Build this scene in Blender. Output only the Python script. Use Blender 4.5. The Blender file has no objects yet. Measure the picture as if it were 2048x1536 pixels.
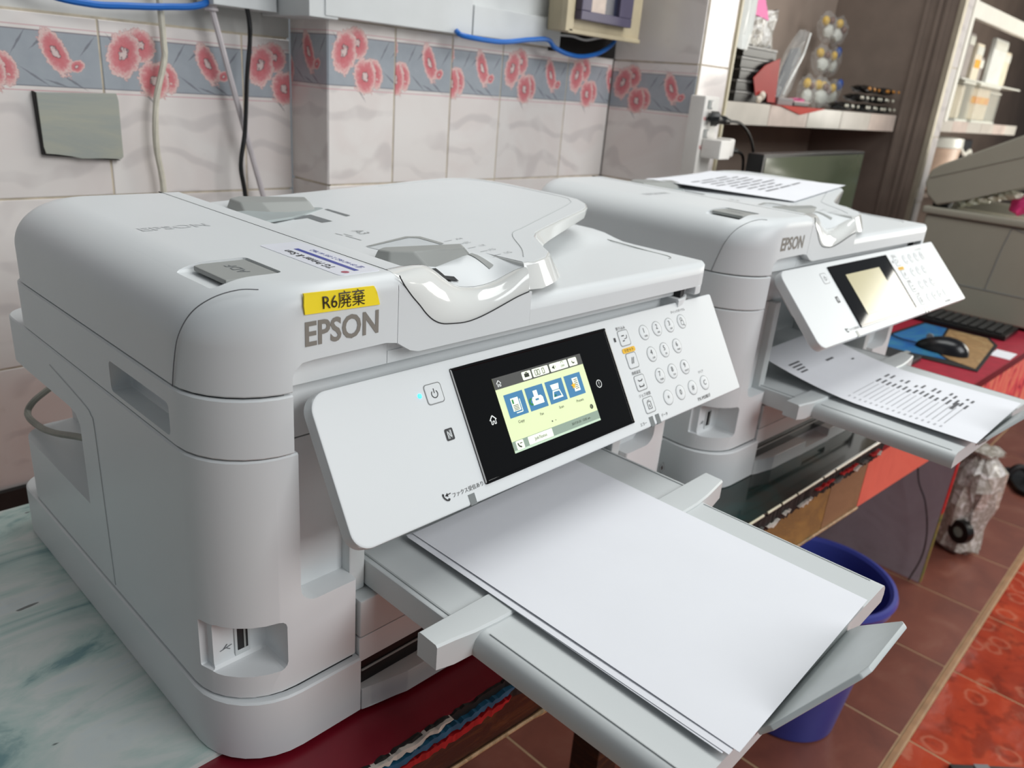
import bpy, bmesh, math, random
from mathutils import Vector, Matrix
random.seed(7)
S = bpy.context.scene
COL = S.collection
PI = math.pi

# ---------------------------------------------------------------- camera
cam_d = bpy.data.cameras.new('camera')
cam_d.sensor_width = 36.0
cam_d.lens = 27.343
cam_d.clip_start = 0.01
cam_d.dof.use_dof = True
cam_d.dof.focus_distance = 0.58
cam_d.dof.aperture_fstop = 9.0
cam = bpy.data.objects.new('view_camera', cam_d)
R0 = (0.68998015, -0.71935074, 0.08038605)
R1 = (-0.20911516, -0.30442449, -0.92929897)
R2 = (0.69296338, 0.6243879, -0.360474)
cam.matrix_world = Matrix(((R0[0], -R1[0], -R2[0], -0.1933),
                           (R0[1], -R1[1], -R2[1], -0.4109),
                           (R0[2], -R1[2], -R2[2], 0.4901),
                           (0, 0, 0, 1)))
COL.objects.link(cam)
S.camera = cam

# ---------------------------------------------------------------- world, lights, exposure
w = bpy.data.worlds.new('world')
S.world = w
w.use_nodes = True
w.node_tree.nodes['Background'].inputs[0].default_value = (0.86, 0.93, 1.0, 1)
w.node_tree.nodes['Background'].inputs[1].default_value = 0.16


def area(name, loc, target, sx, sy, power, col):
    d = bpy.data.lights.new(name, 'AREA')
    d.shape = 'RECTANGLE'
    d.size = sx
    d.size_y = sy
    d.energy = power
    d.color = col
    o = bpy.data.objects.new(name, d)
    o.location = loc
    o.rotation_euler = (Vector(target) - Vector(loc)).to_track_quat('-Z', 'Y').to_euler()
    COL.objects.link(o)
    return o


area('shop_front_daylight', (1.0, -2.8, 2.0), (0.7, 0.1, 0.2), 1.9, 1.8, 70, (0.97, 0.99, 1.0))
area('ceiling_tube_light', (1.2, 0.1, 2.0), (0.5, 0.1, 0), 1.6, 0.9, 24, (0.98, 1.0, 0.98))
area('doorway_daylight', (3.7, -0.90, 0.69), (2.3, 0.35, 0.65), 1.1, 1.10, 31, (1.0, 0.97, 0.88))

S.view_settings.view_transform = 'Standard'
S.view_settings.look = 'None'
S.view_settings.exposure = -0.05
S.view_settings.gamma = 1.0
S.view_settings.use_curve_mapping = False


# ---------------------------------------------------------------- helpers
def lin(c):
    out = []
    for v in c:
        v /= 255.0
        out.append(v / 12.92 if v <= 0.04045 else ((v + 0.055) / 1.055) ** 2.4)
    return (out[0], out[1], out[2], 1.0)


MATS = {}


def mat(name, rgb, rough=0.5, var=0.04, scale=30.0, bump=0.0, metal=0.0, emit=None, trans=0.0, spec=0.5, alpha=1.0, coat=0.0):
    """Principled material whose colour gets a light procedural mottling."""
    if name in MATS:
        return MATS[name]
    m = bpy.data.materials.new(name)
    m.use_nodes = True
    nt = m.node_tree
    b = nt.nodes['Principled BSDF']
    c = lin(rgb)
    tc = nt.nodes.new('ShaderNodeTexCoord')
    no = nt.nodes.new('ShaderNodeTexNoise')
    no.inputs['Scale'].default_value = scale
    no.inputs['Detail'].default_value = 4
    nt.links.new(tc.outputs['Object'], no.inputs['Vector'])
    ra = nt.nodes.new('ShaderNodeValToRGB')
    ra.color_ramp.elements[0].position = 0.3
    ra.color_ramp.elements[1].position = 0.7
    ra.color_ramp.elements[0].color = tuple(max(0, x * (1 - var)) for x in c[:3]) + (1,)
    ra.color_ramp.elements[1].color = tuple(min(1, x * (1 + var)) for x in c[:3]) + (1,)
    nt.links.new(no.outputs['Fac'], ra.inputs['Fac'])
    nt.links.new(ra.outputs['Color'], b.inputs['Base Color'])
    b.inputs['Roughness'].default_value = rough
    b.inputs['Metallic'].default_value = metal
    b.inputs['Specular IOR Level'].default_value = spec
    b.inputs['Transmission Weight'].default_value = trans
    b.inputs['Alpha'].default_value = alpha
    b.inputs['Coat Weight'].default_value = coat
    if bump:
        bu = nt.nodes.new('ShaderNodeBump')
        bu.inputs['Strength'].default_value = bump
        bu.inputs['Distance'].default_value = 0.002
        nt.links.new(no.outputs['Fac'], bu.inputs['Height'])
        nt.links.new(bu.outputs['Normal'], b.inputs['Normal'])
    if emit:
        nt.links.new(ra.outputs['Color'], b.inputs['Emission Color'])
        b.inputs['Emission Strength'].default_value = emit
    MATS[name] = m
    return m


class NT:
    """tiny node-graph builder"""

    def __init__(s, m):
        s.nt = m.node_tree
        s.b = s.nt.nodes['Principled BSDF']

    def n(s, t, **kw):
        x = s.nt.nodes.new(t)
        for k, v in kw.items():
            setattr(x, k, v)
        return x

    def put(s, sock, v):
        if isinstance(v, (int, float)):
            sock.default_value = v
        elif isinstance(v, tuple):
            sock.default_value = v
        else:
            s.nt.links.new(v, sock)

    def math(s, op, a, b=0.0, c=0.0, clamp=False):
        x = s.n('ShaderNodeMath', operation=op, use_clamp=clamp)
        s.put(x.inputs[0], a)
        s.put(x.inputs[1], b)
        s.put(x.inputs[2], c)
        return x.outputs[0]

    def mix(s, f, a, b):
        x = s.n('ShaderNodeMix', data_type='RGBA')
        s.put(x.inputs['Factor'], f)
        s.put(x.inputs['A'], a)
        s.put(x.inputs['B'], b)
        return x.outputs['Result']

    def noise(s, vec, scale, detail=3, rough=0.5, dist=0.0):
        x = s.n('ShaderNodeTexNoise')
        s.put(x.inputs['Vector'], vec)
        x.inputs['Scale'].default_value = scale
        x.inputs['Detail'].default_value = detail
        x.inputs['Roughness'].default_value = rough
        x.inputs['Distortion'].default_value = dist
        return x.outputs['Fac']

    def step(s, v, a, b):
        x = s.n('ShaderNodeMapRange', interpolation_type='SMOOTHSTEP')
        s.put(x.inputs[0], v)
        x.inputs[1].default_value = a
        x.inputs[2].default_value = b
        return x.outputs[0]

    def ramp(s, v, stops):
        x = s.n('ShaderNodeValToRGB')
        e = x.color_ramp.elements
        while len(e) < len(stops):
            e.new(0.5)
        for el, (p, c) in zip(e, stops):
            el.position = p
            el.color = c
        s.put(x.inputs[0], v)
        return x.outputs[0]


def newmat(name, rough=0.5):
    m = bpy.data.materials.new(name)
    m.use_nodes = True
    m.node_tree.nodes['Principled BSDF'].inputs['Roughness'].default_value = rough
    MATS[name] = m
    return m


def finish(me, ang=32):
    bm = bmesh.new()
    bm.from_mesh(me)
    bmesh.ops.remove_doubles(bm, verts=bm.verts, dist=1e-6)
    bmesh.ops.recalc_face_normals(bm, faces=bm.faces)
    a = math.radians(ang)
    for f in bm.faces:
        f.smooth = True
    for e in bm.edges:
        e.smooth = len(e.link_faces) == 2 and e.calc_face_angle(0) < a
    bm.to_mesh(me)
    bm.free()


def link(name, bm, m, parent=None, loc=(0, 0, 0), rot=None, ang=32, flat=False):
    me = bpy.data.meshes.new(name)
    bm.to_mesh(me)
    bm.free()
    if not flat:
        finish(me, ang)
    for x in (m if isinstance(m, (list, tuple)) else [m]):
        me.materials.append(x)
    o = bpy.data.objects.new(name, me)
    o.location = loc
    if rot:
        o.rotation_euler = rot
    COL.objects.link(o)
    if not flat:
        wn = o.modifiers.new('weighted', 'WEIGHTED_NORMAL')
        wn.keep_sharp = True
        wn.weight = 80
    if parent:
        o.parent = parent
    return o


def tag(o, label=None, cat=None, group=None, kind=None):
    if label:
        o['label'] = label
    if cat:
        o['category'] = cat
    if group:
        o['group'] = group
    if kind:
        o['kind'] = kind
    return o


def thing(name, label, cat, loc=(0, 0, 0), rot=(0, 0, 0), group=None):
    o = bpy.data.objects.new(name, None)
    o.empty_display_size = 0.05
    o.location = loc
    o.rotation_euler = rot
    COL.objects.link(o)
    return tag(o, label, cat, group)


def copy_tree(o, parent=None):
    c = o.copy()
    COL.objects.link(c)
    if parent:
        c.parent = parent
    for ch in list(o.children):
        copy_tree(ch, c)
    return c


def B():
    return bmesh.new()


def box(bm, x0, x1, y0, y1, z0, z1, bev=0.0, seg=2, mtx=None):
    vs = [bm.verts.new(p) for p in ((x0, y0, z0), (x1, y0, z0), (x1, y1, z0), (x0, y1, z0), (x0, y0, z1), (x1, y0, z1), (x1, y1, z1), (x0, y1, z1))]
    fs = [bm.faces.new([vs[i] for i in q]) for q in ((3, 2, 1, 0), (4, 5, 6, 7), (0, 1, 5, 4), (1, 2, 6, 5), (2, 3, 7, 6), (3, 0, 4, 7))]
    if mtx:
        for v in vs:
            v.co = mtx @ v.co
    if bev:
        es = {e for f in fs for e in f.edges}
        bmesh.ops.bevel(bm, geom=list(es), offset=bev, segments=seg, profile=0.5, affect='EDGES')
    return bm


def loft(bm, loops, cap0=True, cap1=True, closed=True):
    rows = [[bm.verts.new(p) for p in lp] for lp in loops]
    n = len(rows[0])
    for a, b in zip(rows, rows[1:]):
        for i in range(n if closed else n - 1):
            j = (i + 1) % n
            bm.faces.new((a[i], a[j], b[j], b[i]))
    if cap0:
        bm.faces.new(rows[0][::-1])
    if cap1:
        bm.faces.new(rows[-1])
    return bm


def rrect(x0, x1, y0, y1, r=(0, 0, 0, 0), n=8):
    """rounded rectangle outline, CCW from front-left (x0,y0); r = FL, FR, BR, BL"""
    pts = []
    cs = ((x0, y0, 1, 1, PI), (x1, y0, -1, 1, 1.5 * PI), (x1, y1, -1, -1, 0.0), (x0, y1, 1, -1, 0.5 * PI))
    for (cx, cy, sx, sy, a0), rr in zip(cs, r):
        rr = max(rr, 1e-4)
        for k in range(n + 1):
            a = a0 + k / n * PI / 2
            pts.append((cx + sx * rr + rr * math.cos(a), cy + sy * rr + rr * math.sin(a)))
    return pts


def slab(bm, x0, x1, y0, y1, z0, z1, r=(0, 0, 0, 0), ch=0.001, top=None, n=8):
    """rounded-plan block; ch = small edge chamfer; top = (radius_x, radius_front, radius_z) pillow on the top"""
    def lp(z, i, j=None):
        j = i if j is None else j
        rr = tuple(max(q - min(i, j), 1e-4) for q in r)
        return [(x, y, z) for x, y in rrect(x0 + i, x1 - (i if top is None else 0), y0 + j, y1 - j, rr, n)]
    L = [lp(z0, ch), lp(z0 + ch, 0)]
    if top:
        rx, ry, rz, rf = top
        for k in range(0, 21):
            a = k / 20 * PI / 2
            zz = z1 - rz + rz * math.sin(a)
            q = min(max((zz - (z1 - rf)) / rf, 0), 1)
            L.append(lp(zz, rx * (1 - math.cos(a)), ry * (1 - math.sqrt(max(0, 1 - q * q)))))
    else:
        L += [lp(z1 - ch, 0), lp(z1, ch)]
    return loft(bm, L)


def prism(bm, poly, axis, a0, a1, ch=0.0):
    """extrude a 2-D polygon; axis 'z': (x,y), axis 'y': (x,z), axis 'x': (y,z)"""
    def P(p, a):
        return (p[0], p[1], a) if axis == 'z' else (p[0], a, p[1]) if axis == 'y' else (a, p[0], p[1])
    v0 = [bm.verts.new(P(p, a0)) for p in poly]
    v1 = [bm.verts.new(P(p, a1)) for p in poly]
    n = len(poly)
    f = [bm.faces.new(v0), bm.faces.new(v1[::-1])]
    for i in range(n):
        f.append(bm.faces.new((v0[i], v0[(i + 1) % n], v1[(i + 1) % n], v1[i])))
    if ch:
        bmesh.ops.bevel(bm, geom=list({e for q in f for e in q.edges}), offset=ch, segments=2, profile=0.5, affect='EDGES')
    return bm


def spline(pts, n=8):
    P = [Vector(p) for p in pts]
    out = []
    for i in range(len(P) - 1):
        p0 = P[max(i - 1, 0)]
        p1, p2 = P[i], P[i + 1]
        p3 = P[min(i + 2, len(P) - 1)]
        for k in range(n):
            t = k / n
            out.append(0.5 * ((2 * p1) + (p2 - p0) * t + (2 * p0 - 5 * p1 + 4 * p2 - p3) * t * t + (3 * p1 - p0 - 3 * p2 + p3) * t ** 3))
    out.append(P[-1])
    return out


def tube(bm, pts, r, seg=8, smooth=6):
    P = spline(pts, smooth) if smooth else [Vector(p) for p in pts]
    up = Vector((0.13, 0.31, 0.94)).normalized()
    loops = []
    for i, p in enumerate(P):
        t = (P[min(i + 1, len(P) - 1)] - P[max(i - 1, 0)]).normalized()
        a = t.cross(up)
        if a.length < 1e-3:
            a = t.cross(Vector((1, 0, 0)))
        a.normalize()
        b = t.cross(a)
        rr = r[min(int(i / max(len(P) - 1, 1) * (len(r) - 1) + 0.5), len(r) - 1)] if isinstance(r, (list, tuple)) else r
        loops.append([p + a * (rr * math.cos(q * 2 * PI / seg)) + b * (rr * math.sin(q * 2 * PI / seg)) for q in range(seg)])
    return loft(bm, loops)


def lathe(bm, prof, cx, cy, seg=40, cap0=True, cap1=False):
    loops = [[(cx + r * math.cos(2 * PI * k / seg), cy + r * math.sin(2 * PI * k / seg), z) for k in range(seg)] for r, z in prof]
    return loft(bm, loops, cap0, cap1)


def poly(bm, pts):
    return bm.faces.new([bm.verts.new(p) for p in pts])


def boolean(o, cutter):
    o.modifiers.clear()
    md = o.modifiers.new('cut', 'BOOLEAN')
    md.object = cutter
    md.operation = 'DIFFERENCE'
    md.solver = 'EXACT'
    bpy.context.view_layer.update()
    dg = bpy.context.evaluated_depsgraph_get()
    me = bpy.data.meshes.new_from_object(o.evaluated_get(dg))
    o.modifiers.clear()
    o.data = me
    bpy.data.objects.remove(cutter)
    finish(me, 28)
    wn = o.modifiers.new('weighted', 'WEIGHTED_NORMAL')
    wn.keep_sharp = True
    wn.weight = 80


def cutter(bm):
    o = link('cutter', bm, mat('plastic_white', (226, 229, 230)), flat=False)
    return o


def text_mesh(bm, body, size, M, bold=0.0, align='CENTER', sx=1.0, shear=0.0):
    cu = bpy.data.curves.new('t', 'FONT')
    cu.body = body
    cu.size = size
    cu.align_x = align
    cu.align_y = 'CENTER'
    cu.offset = bold
    cu.shear = shear
    cu.resolution_u = 3
    o = bpy.data.objects.new('t', cu)
    COL.objects.link(o)
    bpy.context.view_layer.update()
    dg = bpy.context.evaluated_depsgraph_get()
    me = bpy.data.meshes.new_from_object(o.evaluated_get(dg))
    me.transform(M @ Matrix.Diagonal((sx, 1, 1, 1)))
    bm.from_mesh(me)
    bpy.data.meshes.remove(me)
    bpy.data.objects.remove(o)
    bpy.data.curves.remove(cu)


def frame(o, x, y):
    """matrix with given origin, right and up vectors"""
    x = Vector(x).normalized()
    y = Vector(y)
    z = x.cross(y).normalized()
    y = z.cross(x)
    return Matrix(((x[0], y[0], z[0], o[0]), (x[1], y[1], z[1], o[1]), (x[2], y[2], z[2], o[2]), (0, 0, 0, 1)))


# ---------------------------------------------------------------- materials
WHITE = mat('plastic_white', (224, 227, 228), 0.42, 0.012, 8)
WHITE2 = mat('plastic_pale_grey', (208, 212, 212), 0.45, 0.012, 8)
GLOSS = mat('plastic_gloss_white', (226, 227, 224), 0.09, 0.01, 8, coat=0.4)
GREY = mat('plastic_mid_grey', (158, 160, 157), 0.5, 0.02, 12)
GREYD = mat('plastic_slot_grey', (118, 122, 124), 0.55, 0.03, 12)
DARK = mat('seam_dark', (38, 39, 41), 0.7, 0.05, 20)
SEAM = mat('seam_grey', (84, 86, 90), 0.6, 0.05, 20)
BLACK = mat('plastic_black', (14, 14, 15), 0.35, 0.05, 20)
GLASS = mat('display_black_glass', (8, 8, 9), 0.04, 0.02, 20, spec=0.6)
INK = mat('print_dark', (52, 52, 54), 0.6, 0.04, 60)
INKL = mat('print_light_grey', (150, 150, 152), 0.6, 0.04, 60)
BRAND = mat('print_taupe', (138, 132, 124), 0.4, 0.03, 60)
PAPER = mat('paper_white', (236, 237, 242), 0.75, 0.01, 20)
YELLOW = mat('label_yellow', (250, 222, 8), 0.5, 0.02, 40)
STICK = mat('sticker_white', (232, 234, 242), 0.35, 0.02, 40)
STICKB = mat('print_blue', (62, 74, 160), 0.4, 0.03, 60)
AMBER = mat('print_amber', (240, 186, 20), 0.5, 0.03, 60)
UI_BG = mat('screen_pale_green', (206, 216, 172), 0.2, 0.01, 20, emit=0.55)
UI_BAR = mat('screen_dark_bar', (86, 86, 84), 0.2, 0.02, 20, emit=0.3)
UI_FOOT = mat('screen_grey_bar', (140, 156, 142), 0.2, 0.02, 20, emit=0.4)
UI_BLUE = mat('screen_blue_tile', (74, 124, 162), 0.2, 0.03, 40, emit=0.45)
UI_WHITE = mat('screen_white', (228, 236, 214), 0.2, 0.01, 20, emit=0.6)
UI_INK = mat('screen_ink', (52, 56, 48), 0.3, 0.02, 20, emit=0.1)
UI_GREEN = mat('screen_green', (46, 128, 74), 0.3, 0.03, 20, emit=0.4)
UI_GOLD = mat('screen_gold', (226, 170, 40), 0.3, 0.03, 20, emit=0.5)
UI_DIM = mat('screen_dim_beige', (190, 182, 148), 0.15, 0.02, 20, emit=0.18)
LED = mat('led_blue', (60, 190, 255), 0.3, 0.02, 20, emit=3.0)


# tiles -----------------------------------------------------------------
def tile_material(name, decor, base=(236, 230, 226), vein=(204, 196, 194)):
    m = newmat(name, 0.16)
    g = NT(m)
    uv = g.n('ShaderNodeUVMap').outputs[0]
    ob = g.n('ShaderNodeTexCoord').outputs['Object']
    info = g.n('ShaderNodeObjectInfo')
    rnd = info.outputs['Random']
    sep = g.n('ShaderNodeSeparateXYZ')
    g.put(sep.inputs[0], uv)
    u, v = sep.outputs[0], sep.outputs[1]
    # leafy marbling printed on every tile
    sh = g.n('ShaderNodeVectorMath', operation='ADD')
    g.put(sh.inputs[0], ob)
    cmb = g.n('ShaderNodeCombineXYZ')
    g.put(cmb.inputs[0], g.math('MULTIPLY', rnd, 3.0))
    g.put(sh.inputs[1], cmb.outputs[0])
    n1 = g.noise(sh.outputs[0], 7.0, 3, 0.5, 1.2)
    wv = g.n('ShaderNodeTexWave', wave_type='RINGS')
    g.put(wv.inputs['Vector'], sh.outputs[0])
    wv.inputs['Scale'].default_value = 5.0
    wv.inputs['Distortion'].default_value = 9.0
    wv.inputs['Detail'].default_value = 2.0
    wv.inputs['Detail Scale'].default_value = 1.3
    leaf = g.math('MULTIPLY', g.step(wv.outputs['Fac'], 0.72, 0.98), g.step(n1, 0.38, 0.6))
    c = g.mix(g.math('MULTIPLY', g.step(n1, 0.35, 0.7), 0.45), lin(base), lin((224, 210, 206)))
    c = g.mix(g.math('MULTIPLY', leaf, 0.55), c, lin(vein))
    if decor:
        bx = g.math('MULTIPLY', u, 0.20)
        bz = g.math('MULTIPLY', v, 0.225)
        band = g.math('MULTIPLY', g.step(bz, 0.1385, 0.1395), g.step(g.math('SUBTRACT', 0.2, bz), -0.0045, -0.0035))
        c = g.mix(band, c, g.mix(g.noise(ob, 60, 3), lin((158, 164, 172)), lin((176, 181, 187))))
        for edge, cc in ((0.1390, (120, 122, 130)), (0.2040, (130, 118, 124)), (0.1335, (216, 170, 174)), (0.2090, (216, 176, 178))):
            d = g.math('ABSOLUTE', g.math('SUBTRACT', bz, edge))
            c = g.mix(g.math('MULTIPLY', g.math('SUBTRACT', 1.0, g.step(d, 0.0004, 0.0010)), 0.8), c, lin(cc))
        wob = g.math('MULTIPLY', g.math('SUBTRACT', g.noise(uv, 22, 4, 0.65), 0.5), 0.75)
        fine = g.math('MULTIPLY', g.math('SUBTRACT', g.noise(uv, 60, 2, 0.5), 0.5), 0.35)
        # dark feathered leaf strokes
        for x0, z0, ang, ln in ((0.018, 0.196, 2.2, 0.03), (0.105, 0.190, 1.0, 0.035), (0.120, 0.150, -0.6, 0.04), (0.165, 0.145, -0.55, 0.035), (0.060, 0.130, -0.9, 0.03), (0.128, 0.192, 0.75, 0.03), (0.185, 0.19, 0.9, 0.03), (0.145, 0.143, -0.3, 0.03)):
            dx = g.math('SUBTRACT', bx, x0)
            dz = g.math('SUBTRACT', bz, z0)
            al = g.math('ADD', g.math('MULTIPLY', dx, math.cos(ang)), g.math('MULTIPLY', dz, math.sin(ang)))
            ac = g.math('ABSOLUTE', g.math('ADD', g.math('SUBTRACT', g.math('MULTIPLY', dz, math.cos(ang)), g.math('MULTIPLY', dx, math.sin(ang))), g.math('MULTIPLY', fine, 0.004)))
            q = g.math('ADD', g.math('ABSOLUTE', g.math('DIVIDE', al, ln * 0.6)), g.math('DIVIDE', ac, 0.0016))
            c = g.mix(g.math('MULTIPLY', g.math('SUBTRACT', 1.0, g.step(q, 0.7, 1.1)), 0.6), c, lin((106, 104, 112)))
        # peonies: centre x, z, radii, tilt
        for cx, cz, rx, rz, ang in ((0.052, 0.196, 0.021, 0.022, 0.4), (0.030, 0.184, 0.0215, 0.031, -0.25), (0.085, 0.158, 0.017, 0.021, 0.2), (0.068, 0.153, 0.022, 0.026, 0.0), (0.146, 0.180, 0.015, 0.030, 0.45), (0.170, 0.165, 0.010, 0.007, 0.5)):
            dx = g.math('SUBTRACT', bx, cx)
            dz = g.math('SUBTRACT', bz, cz)
            px = g.math('DIVIDE', g.math('ADD', g.math('MULTIPLY', dx, math.cos(ang)), g.math('MULTIPLY', dz, math.sin(ang))), rx)
            pz = g.math('DIVIDE', g.math('SUBTRACT', g.math('MULTIPLY', dz, math.cos(ang)), g.math('MULTIPLY', dx, math.sin(ang))), rz)
            d = g.math('SQRT', g.math('ADD', g.math('MULTIPLY', px, px), g.math('MULTIPLY', pz, pz)))
            d = g.math('ADD', g.math('ADD', d, wob), fine)
            colr = g.ramp(d, [(0.0, lin((226, 206, 202))), (0.17, lin((224, 200, 196))), (0.24, lin((120, 100, 104))), (0.31, lin((214, 120, 126))), (0.62, lin((218, 138, 142))), (0.80, lin((228, 176, 174))), (0.93, lin((232, 206, 200))), (1.0, lin((196, 140, 140)))])
            c = g.mix(g.math('SUBTRACT', 1.0, g.step(d, 0.97, 1.02)), c, colr)
    # grime
    gr = g.step(g.noise(ob, 11, 5, 0.7), 0.60, 0.85)
    c = g.mix(g.math('MULTIPLY', gr, 0.30), c, lin((150, 136, 120)))
    hs = g.n('ShaderNodeHueSaturation')
    g.put(hs.inputs['Value'], g.math('ADD', 0.94, g.math('MULTIPLY', rnd, 0.1)))
    g.put(hs.inputs['Color'], c)
    g.put(g.b.inputs['Base Color'], hs.outputs[0])
    bu = g.n('ShaderNodeBump')
    bu.inputs['Strength'].default_value = 0.12
    bu.inputs['Distance'].default_value = 0.003
    g.put(bu.inputs['Height'], n1)
    g.put(g.b.inputs['Normal'], bu.outputs[0])
    return m


TILE_D = tile_material('tile_peony_border', True)
TILE_P = tile_material('tile_leaf_marbled', False)
GROUT = mat('grout_dirty', (200, 188, 168), 0.85, 0.22, 40, bump=0.3)
PLASTER = mat('plaster_old', (206, 204, 200), 0.85, 0.12, 14, bump=0.4)
VOID = mat('recess_shade', (24, 20, 18), 0.9, 0.3, 30)  # near-black colour painted for the shade inside a wall recess


def tile_wall(name, origin, right, length, cuts, rows, normal, grout_z0, grout_z1, tops=None):
    """grout slab along 'right' with tiles as children. cuts: [(s0, s1, u0, u1)], rows: [(z0, z1, decor)]"""
    o = Vector(origin)
    r = Vector(right)
    nrm = Vector(normal)
    M = Matrix(((r[0], -nrm[0], 0, o[0]), (r[1], -nrm[1], 0, o[1]), (r[2], -nrm[2], 1, o[2]), (0, 0, 0, 1)))
    bm = B()
    box(bm, 0.005 if name != 'wall_left' else 0.0, length - 0.005, 0.0012, 0.09, grout_z0, grout_z1)
    wall = link(name, bm, GROUT)
    wall.matrix_world = M
    tag(wall, kind='structure')
    for s0, s1, u0, u1 in cuts:
        for z0, z1, dec in rows:
            e = 0.0013
            bm = B()
            d = random.uniform(-0.0009, 0.0002)
            v = [bm.verts.new(p) for p in ((s0 + e, 0.0012, z0 + e), (s1 - e, 0.0012, z0 + e), (s1 - e, 0.0012, z1 - e), (s0 + e, 0.0012, z1 - e),
                                           (s0 + e, d, z0 + e), (s1 - e, d, z0 + e), (s1 - e, d, z1 - e), (s0 + e, d, z1 - e))]
            uvl = bm.loops.layers.uv.new('UVMap')
            f0 = bm.faces.new((v[4], v[5], v[6], v[7]))
            for q in ((0, 1, 5, 4), (1, 2, 6, 5), (2, 3, 7, 6), (3, 0, 4, 7)):
                bm.faces.new([v[i] for i in q])
            vv0, vv1 = (0.0, 1.0)
            for f in bm.faces:
                for lp in f.loops:
                    c = lp.vert.co
                    lp[uvl].uv = (u0 + (c[0] - s0) / (s1 - s0) * (u1 - u0), vv0 + (c[2] - z0) / (z1 - z0) * (vv1 - vv0))
            bmesh.ops.bevel(bm, geom=list(f0.edges), offset=0.0008, segments=1, affect='EDGES')
            t = link('tile', bm, TILE_D if dec else TILE_P, wall)
    return wall


# ---------------------------------------------------------------- walls
YL, PY, XR, YP, XB, YB, Y2 = 0.7454, 0.6437, 1.2035, 0.4403, 2.336, 0.6914, 0.346
ROWS_L = [(0.299, 0.524, True), (0.074, 0.299, False), (-0.151, 0.074, False), (-0.376, -0.151, False), (-0.601, -0.376, False), (-0.7075, -0.601, False)]
bm = B()
box(bm, -0.98, 0.5, YL - 0.010, YL + 0.001, -0.7, -0.102)
tag(link('lower_strip_left', bm, mat('wall_strip_black', (30, 29, 28), 0.5, 0.2, 40)), kind='structure')  # black strip on the lower left wall, behind the table
cl = []
for k in range(-5, 3):
    a, b = 0.0305 + 0.2005 * k, 0.0305 + 0.2005 * (k + 1)
    if b > 0.512:
        b = 0.512
    cl.append((a + 0.98, b + 0.98, 0.0, (b - a) / 0.2005))
tile_wall('wall_left', (-0.98, YL, 0), (1, 0, 0), 0.98 + 0.512, cl, ROWS_L, (0, -1, 0), -0.7075, 0.526)
bm = B()
box(bm, -0.98, 0.512, YL + 0.003, YL + 0.09, 0.526, 0.9)
tag(link('wall_upper', bm, PLASTER), kind='structure')
ROWS_P = [(0.318, 0.556, True), (0.08, 0.318, False), (-0.158, 0.08, False), (-0.396, -0.158, False), (-0.634, -0.396, False)]
tile_wall('wall_pillar_side', (0.512, YL, 0), (0, -1, 0), YL - PY, [(0, YL - PY, 0.45, 1.0)], ROWS_P, (-1, 0, 0), -0.7075, 0.9)
tile_wall('wall_back', (0.512, PY, 0), (1, 0, 0), XR - 0.512,
          [(0, 0.125, 0.0, 0.63), (0.125, 0.245, 0.34, 1.0), (0.245, 0.366, 0.34, 1.0), (0.366, 0.549, 0.0, 1.0), (0.549, 0.6915, 0.0, 0.74)],
          ROWS_P + [(0.556, 0.794, False)], (0, -1, 0), -0.7075, 0.9)
ROWS_R = [(0.318, 0.550, True), (0.08, 0.318, False), (-0.158, 0.08, False), (-0.396, -0.158, False), (-0.634, -0.396, False), (0.550, 0.788, False)]
tile_wall('wall_right', (XR, PY, 0), (0, -1, 0), PY - YP, [(0, PY - YP, 0.0, 1.0)], ROWS_R, (-1, 0, 0), -0.7075, 0.9)
tile_wall('wall_post', (XR, YP, 0), (1, 0, 0), 0.122, [(0.006, 0.113, 0.0, 0.53)], [(0.318, 0.550, False), (0.08, 0.318, False), (-0.158, 0.08, False), (-0.396, -0.158, False), (0.550, 0.788, False)], (0, -1, 0), -0.7075, 0.9)
TRIM = mat('trim_cream', (206, 196, 168), 0.4, 0.06, 30)
bm = B()
box(bm, XR + 0.115, XR + 0.122, YP - 0.004, YP + 0.006, -0.7, 0.9)
tag(link('trim_1', bm, TRIM), kind='structure')
# alcove behind the post
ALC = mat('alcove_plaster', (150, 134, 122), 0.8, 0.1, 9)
bm = B()
box(bm, 1.29, XB + 0.11, YB, YB + 0.06, -0.7, 1.1)
tag(link('wall_alcove', bm, ALC), kind='structure')
bm = B()
box(bm, 1.29, 1.325, YP + 0.09, YB, -0.7, 1.1)
box(bm, 1.215, 1.30, YP + 0.095, YP + 0.15, 0.56, 1.1)
tag(link('wall_alcove_side', bm, ALC), kind='structure')
bm = B()
box(bm, XB, XB + 0.016, Y2, YB, -0.7, 1.1)
for yy in (0.372, 0.392, 0.426):
    box(bm, XB - 0.006, XB, yy, yy + 0.010, -0.7, 1.1)
tag(link('wall_divider', bm, mat('divider_brown', (122, 108, 98), 0.6, 0.08, 20)), kind='structure')
bm = B()
box(bm, XB - 0.004, XB + 0.006, Y2 - 0.012, Y2 + 0.004, -0.7, 1.1, 0.001)
box(bm, XB + 0.009, XB + 0.018, Y2 - 0.012, Y2 + 0.004, -0.7, 1.1, 0.001)
tag(link('trim_2', bm, mat('aluminium_strip', (186, 178, 160), 0.35, 0.06, 40, metal=0.5)), kind='structure')
tile_wall('wall_divider_end', (XB + 0.02, Y2, 0), (1, 0, 0), 0.092, [(0.002, 0.09, 0.0, 0.4)], [(z, z + 0.19, False) for z in (-0.7, -0.51, -0.32, -0.13, 0.06, 0.25, 0.44, 0.63, 0.82)], (0, -1, 0), -0.7075, 1.05)
bm = B()
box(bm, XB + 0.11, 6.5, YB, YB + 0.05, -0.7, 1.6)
tag(link('wall_alcove_right', bm, mat('alcove_dark', (96, 82, 72), 0.8, 0.12, 9)), kind='structure')


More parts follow.
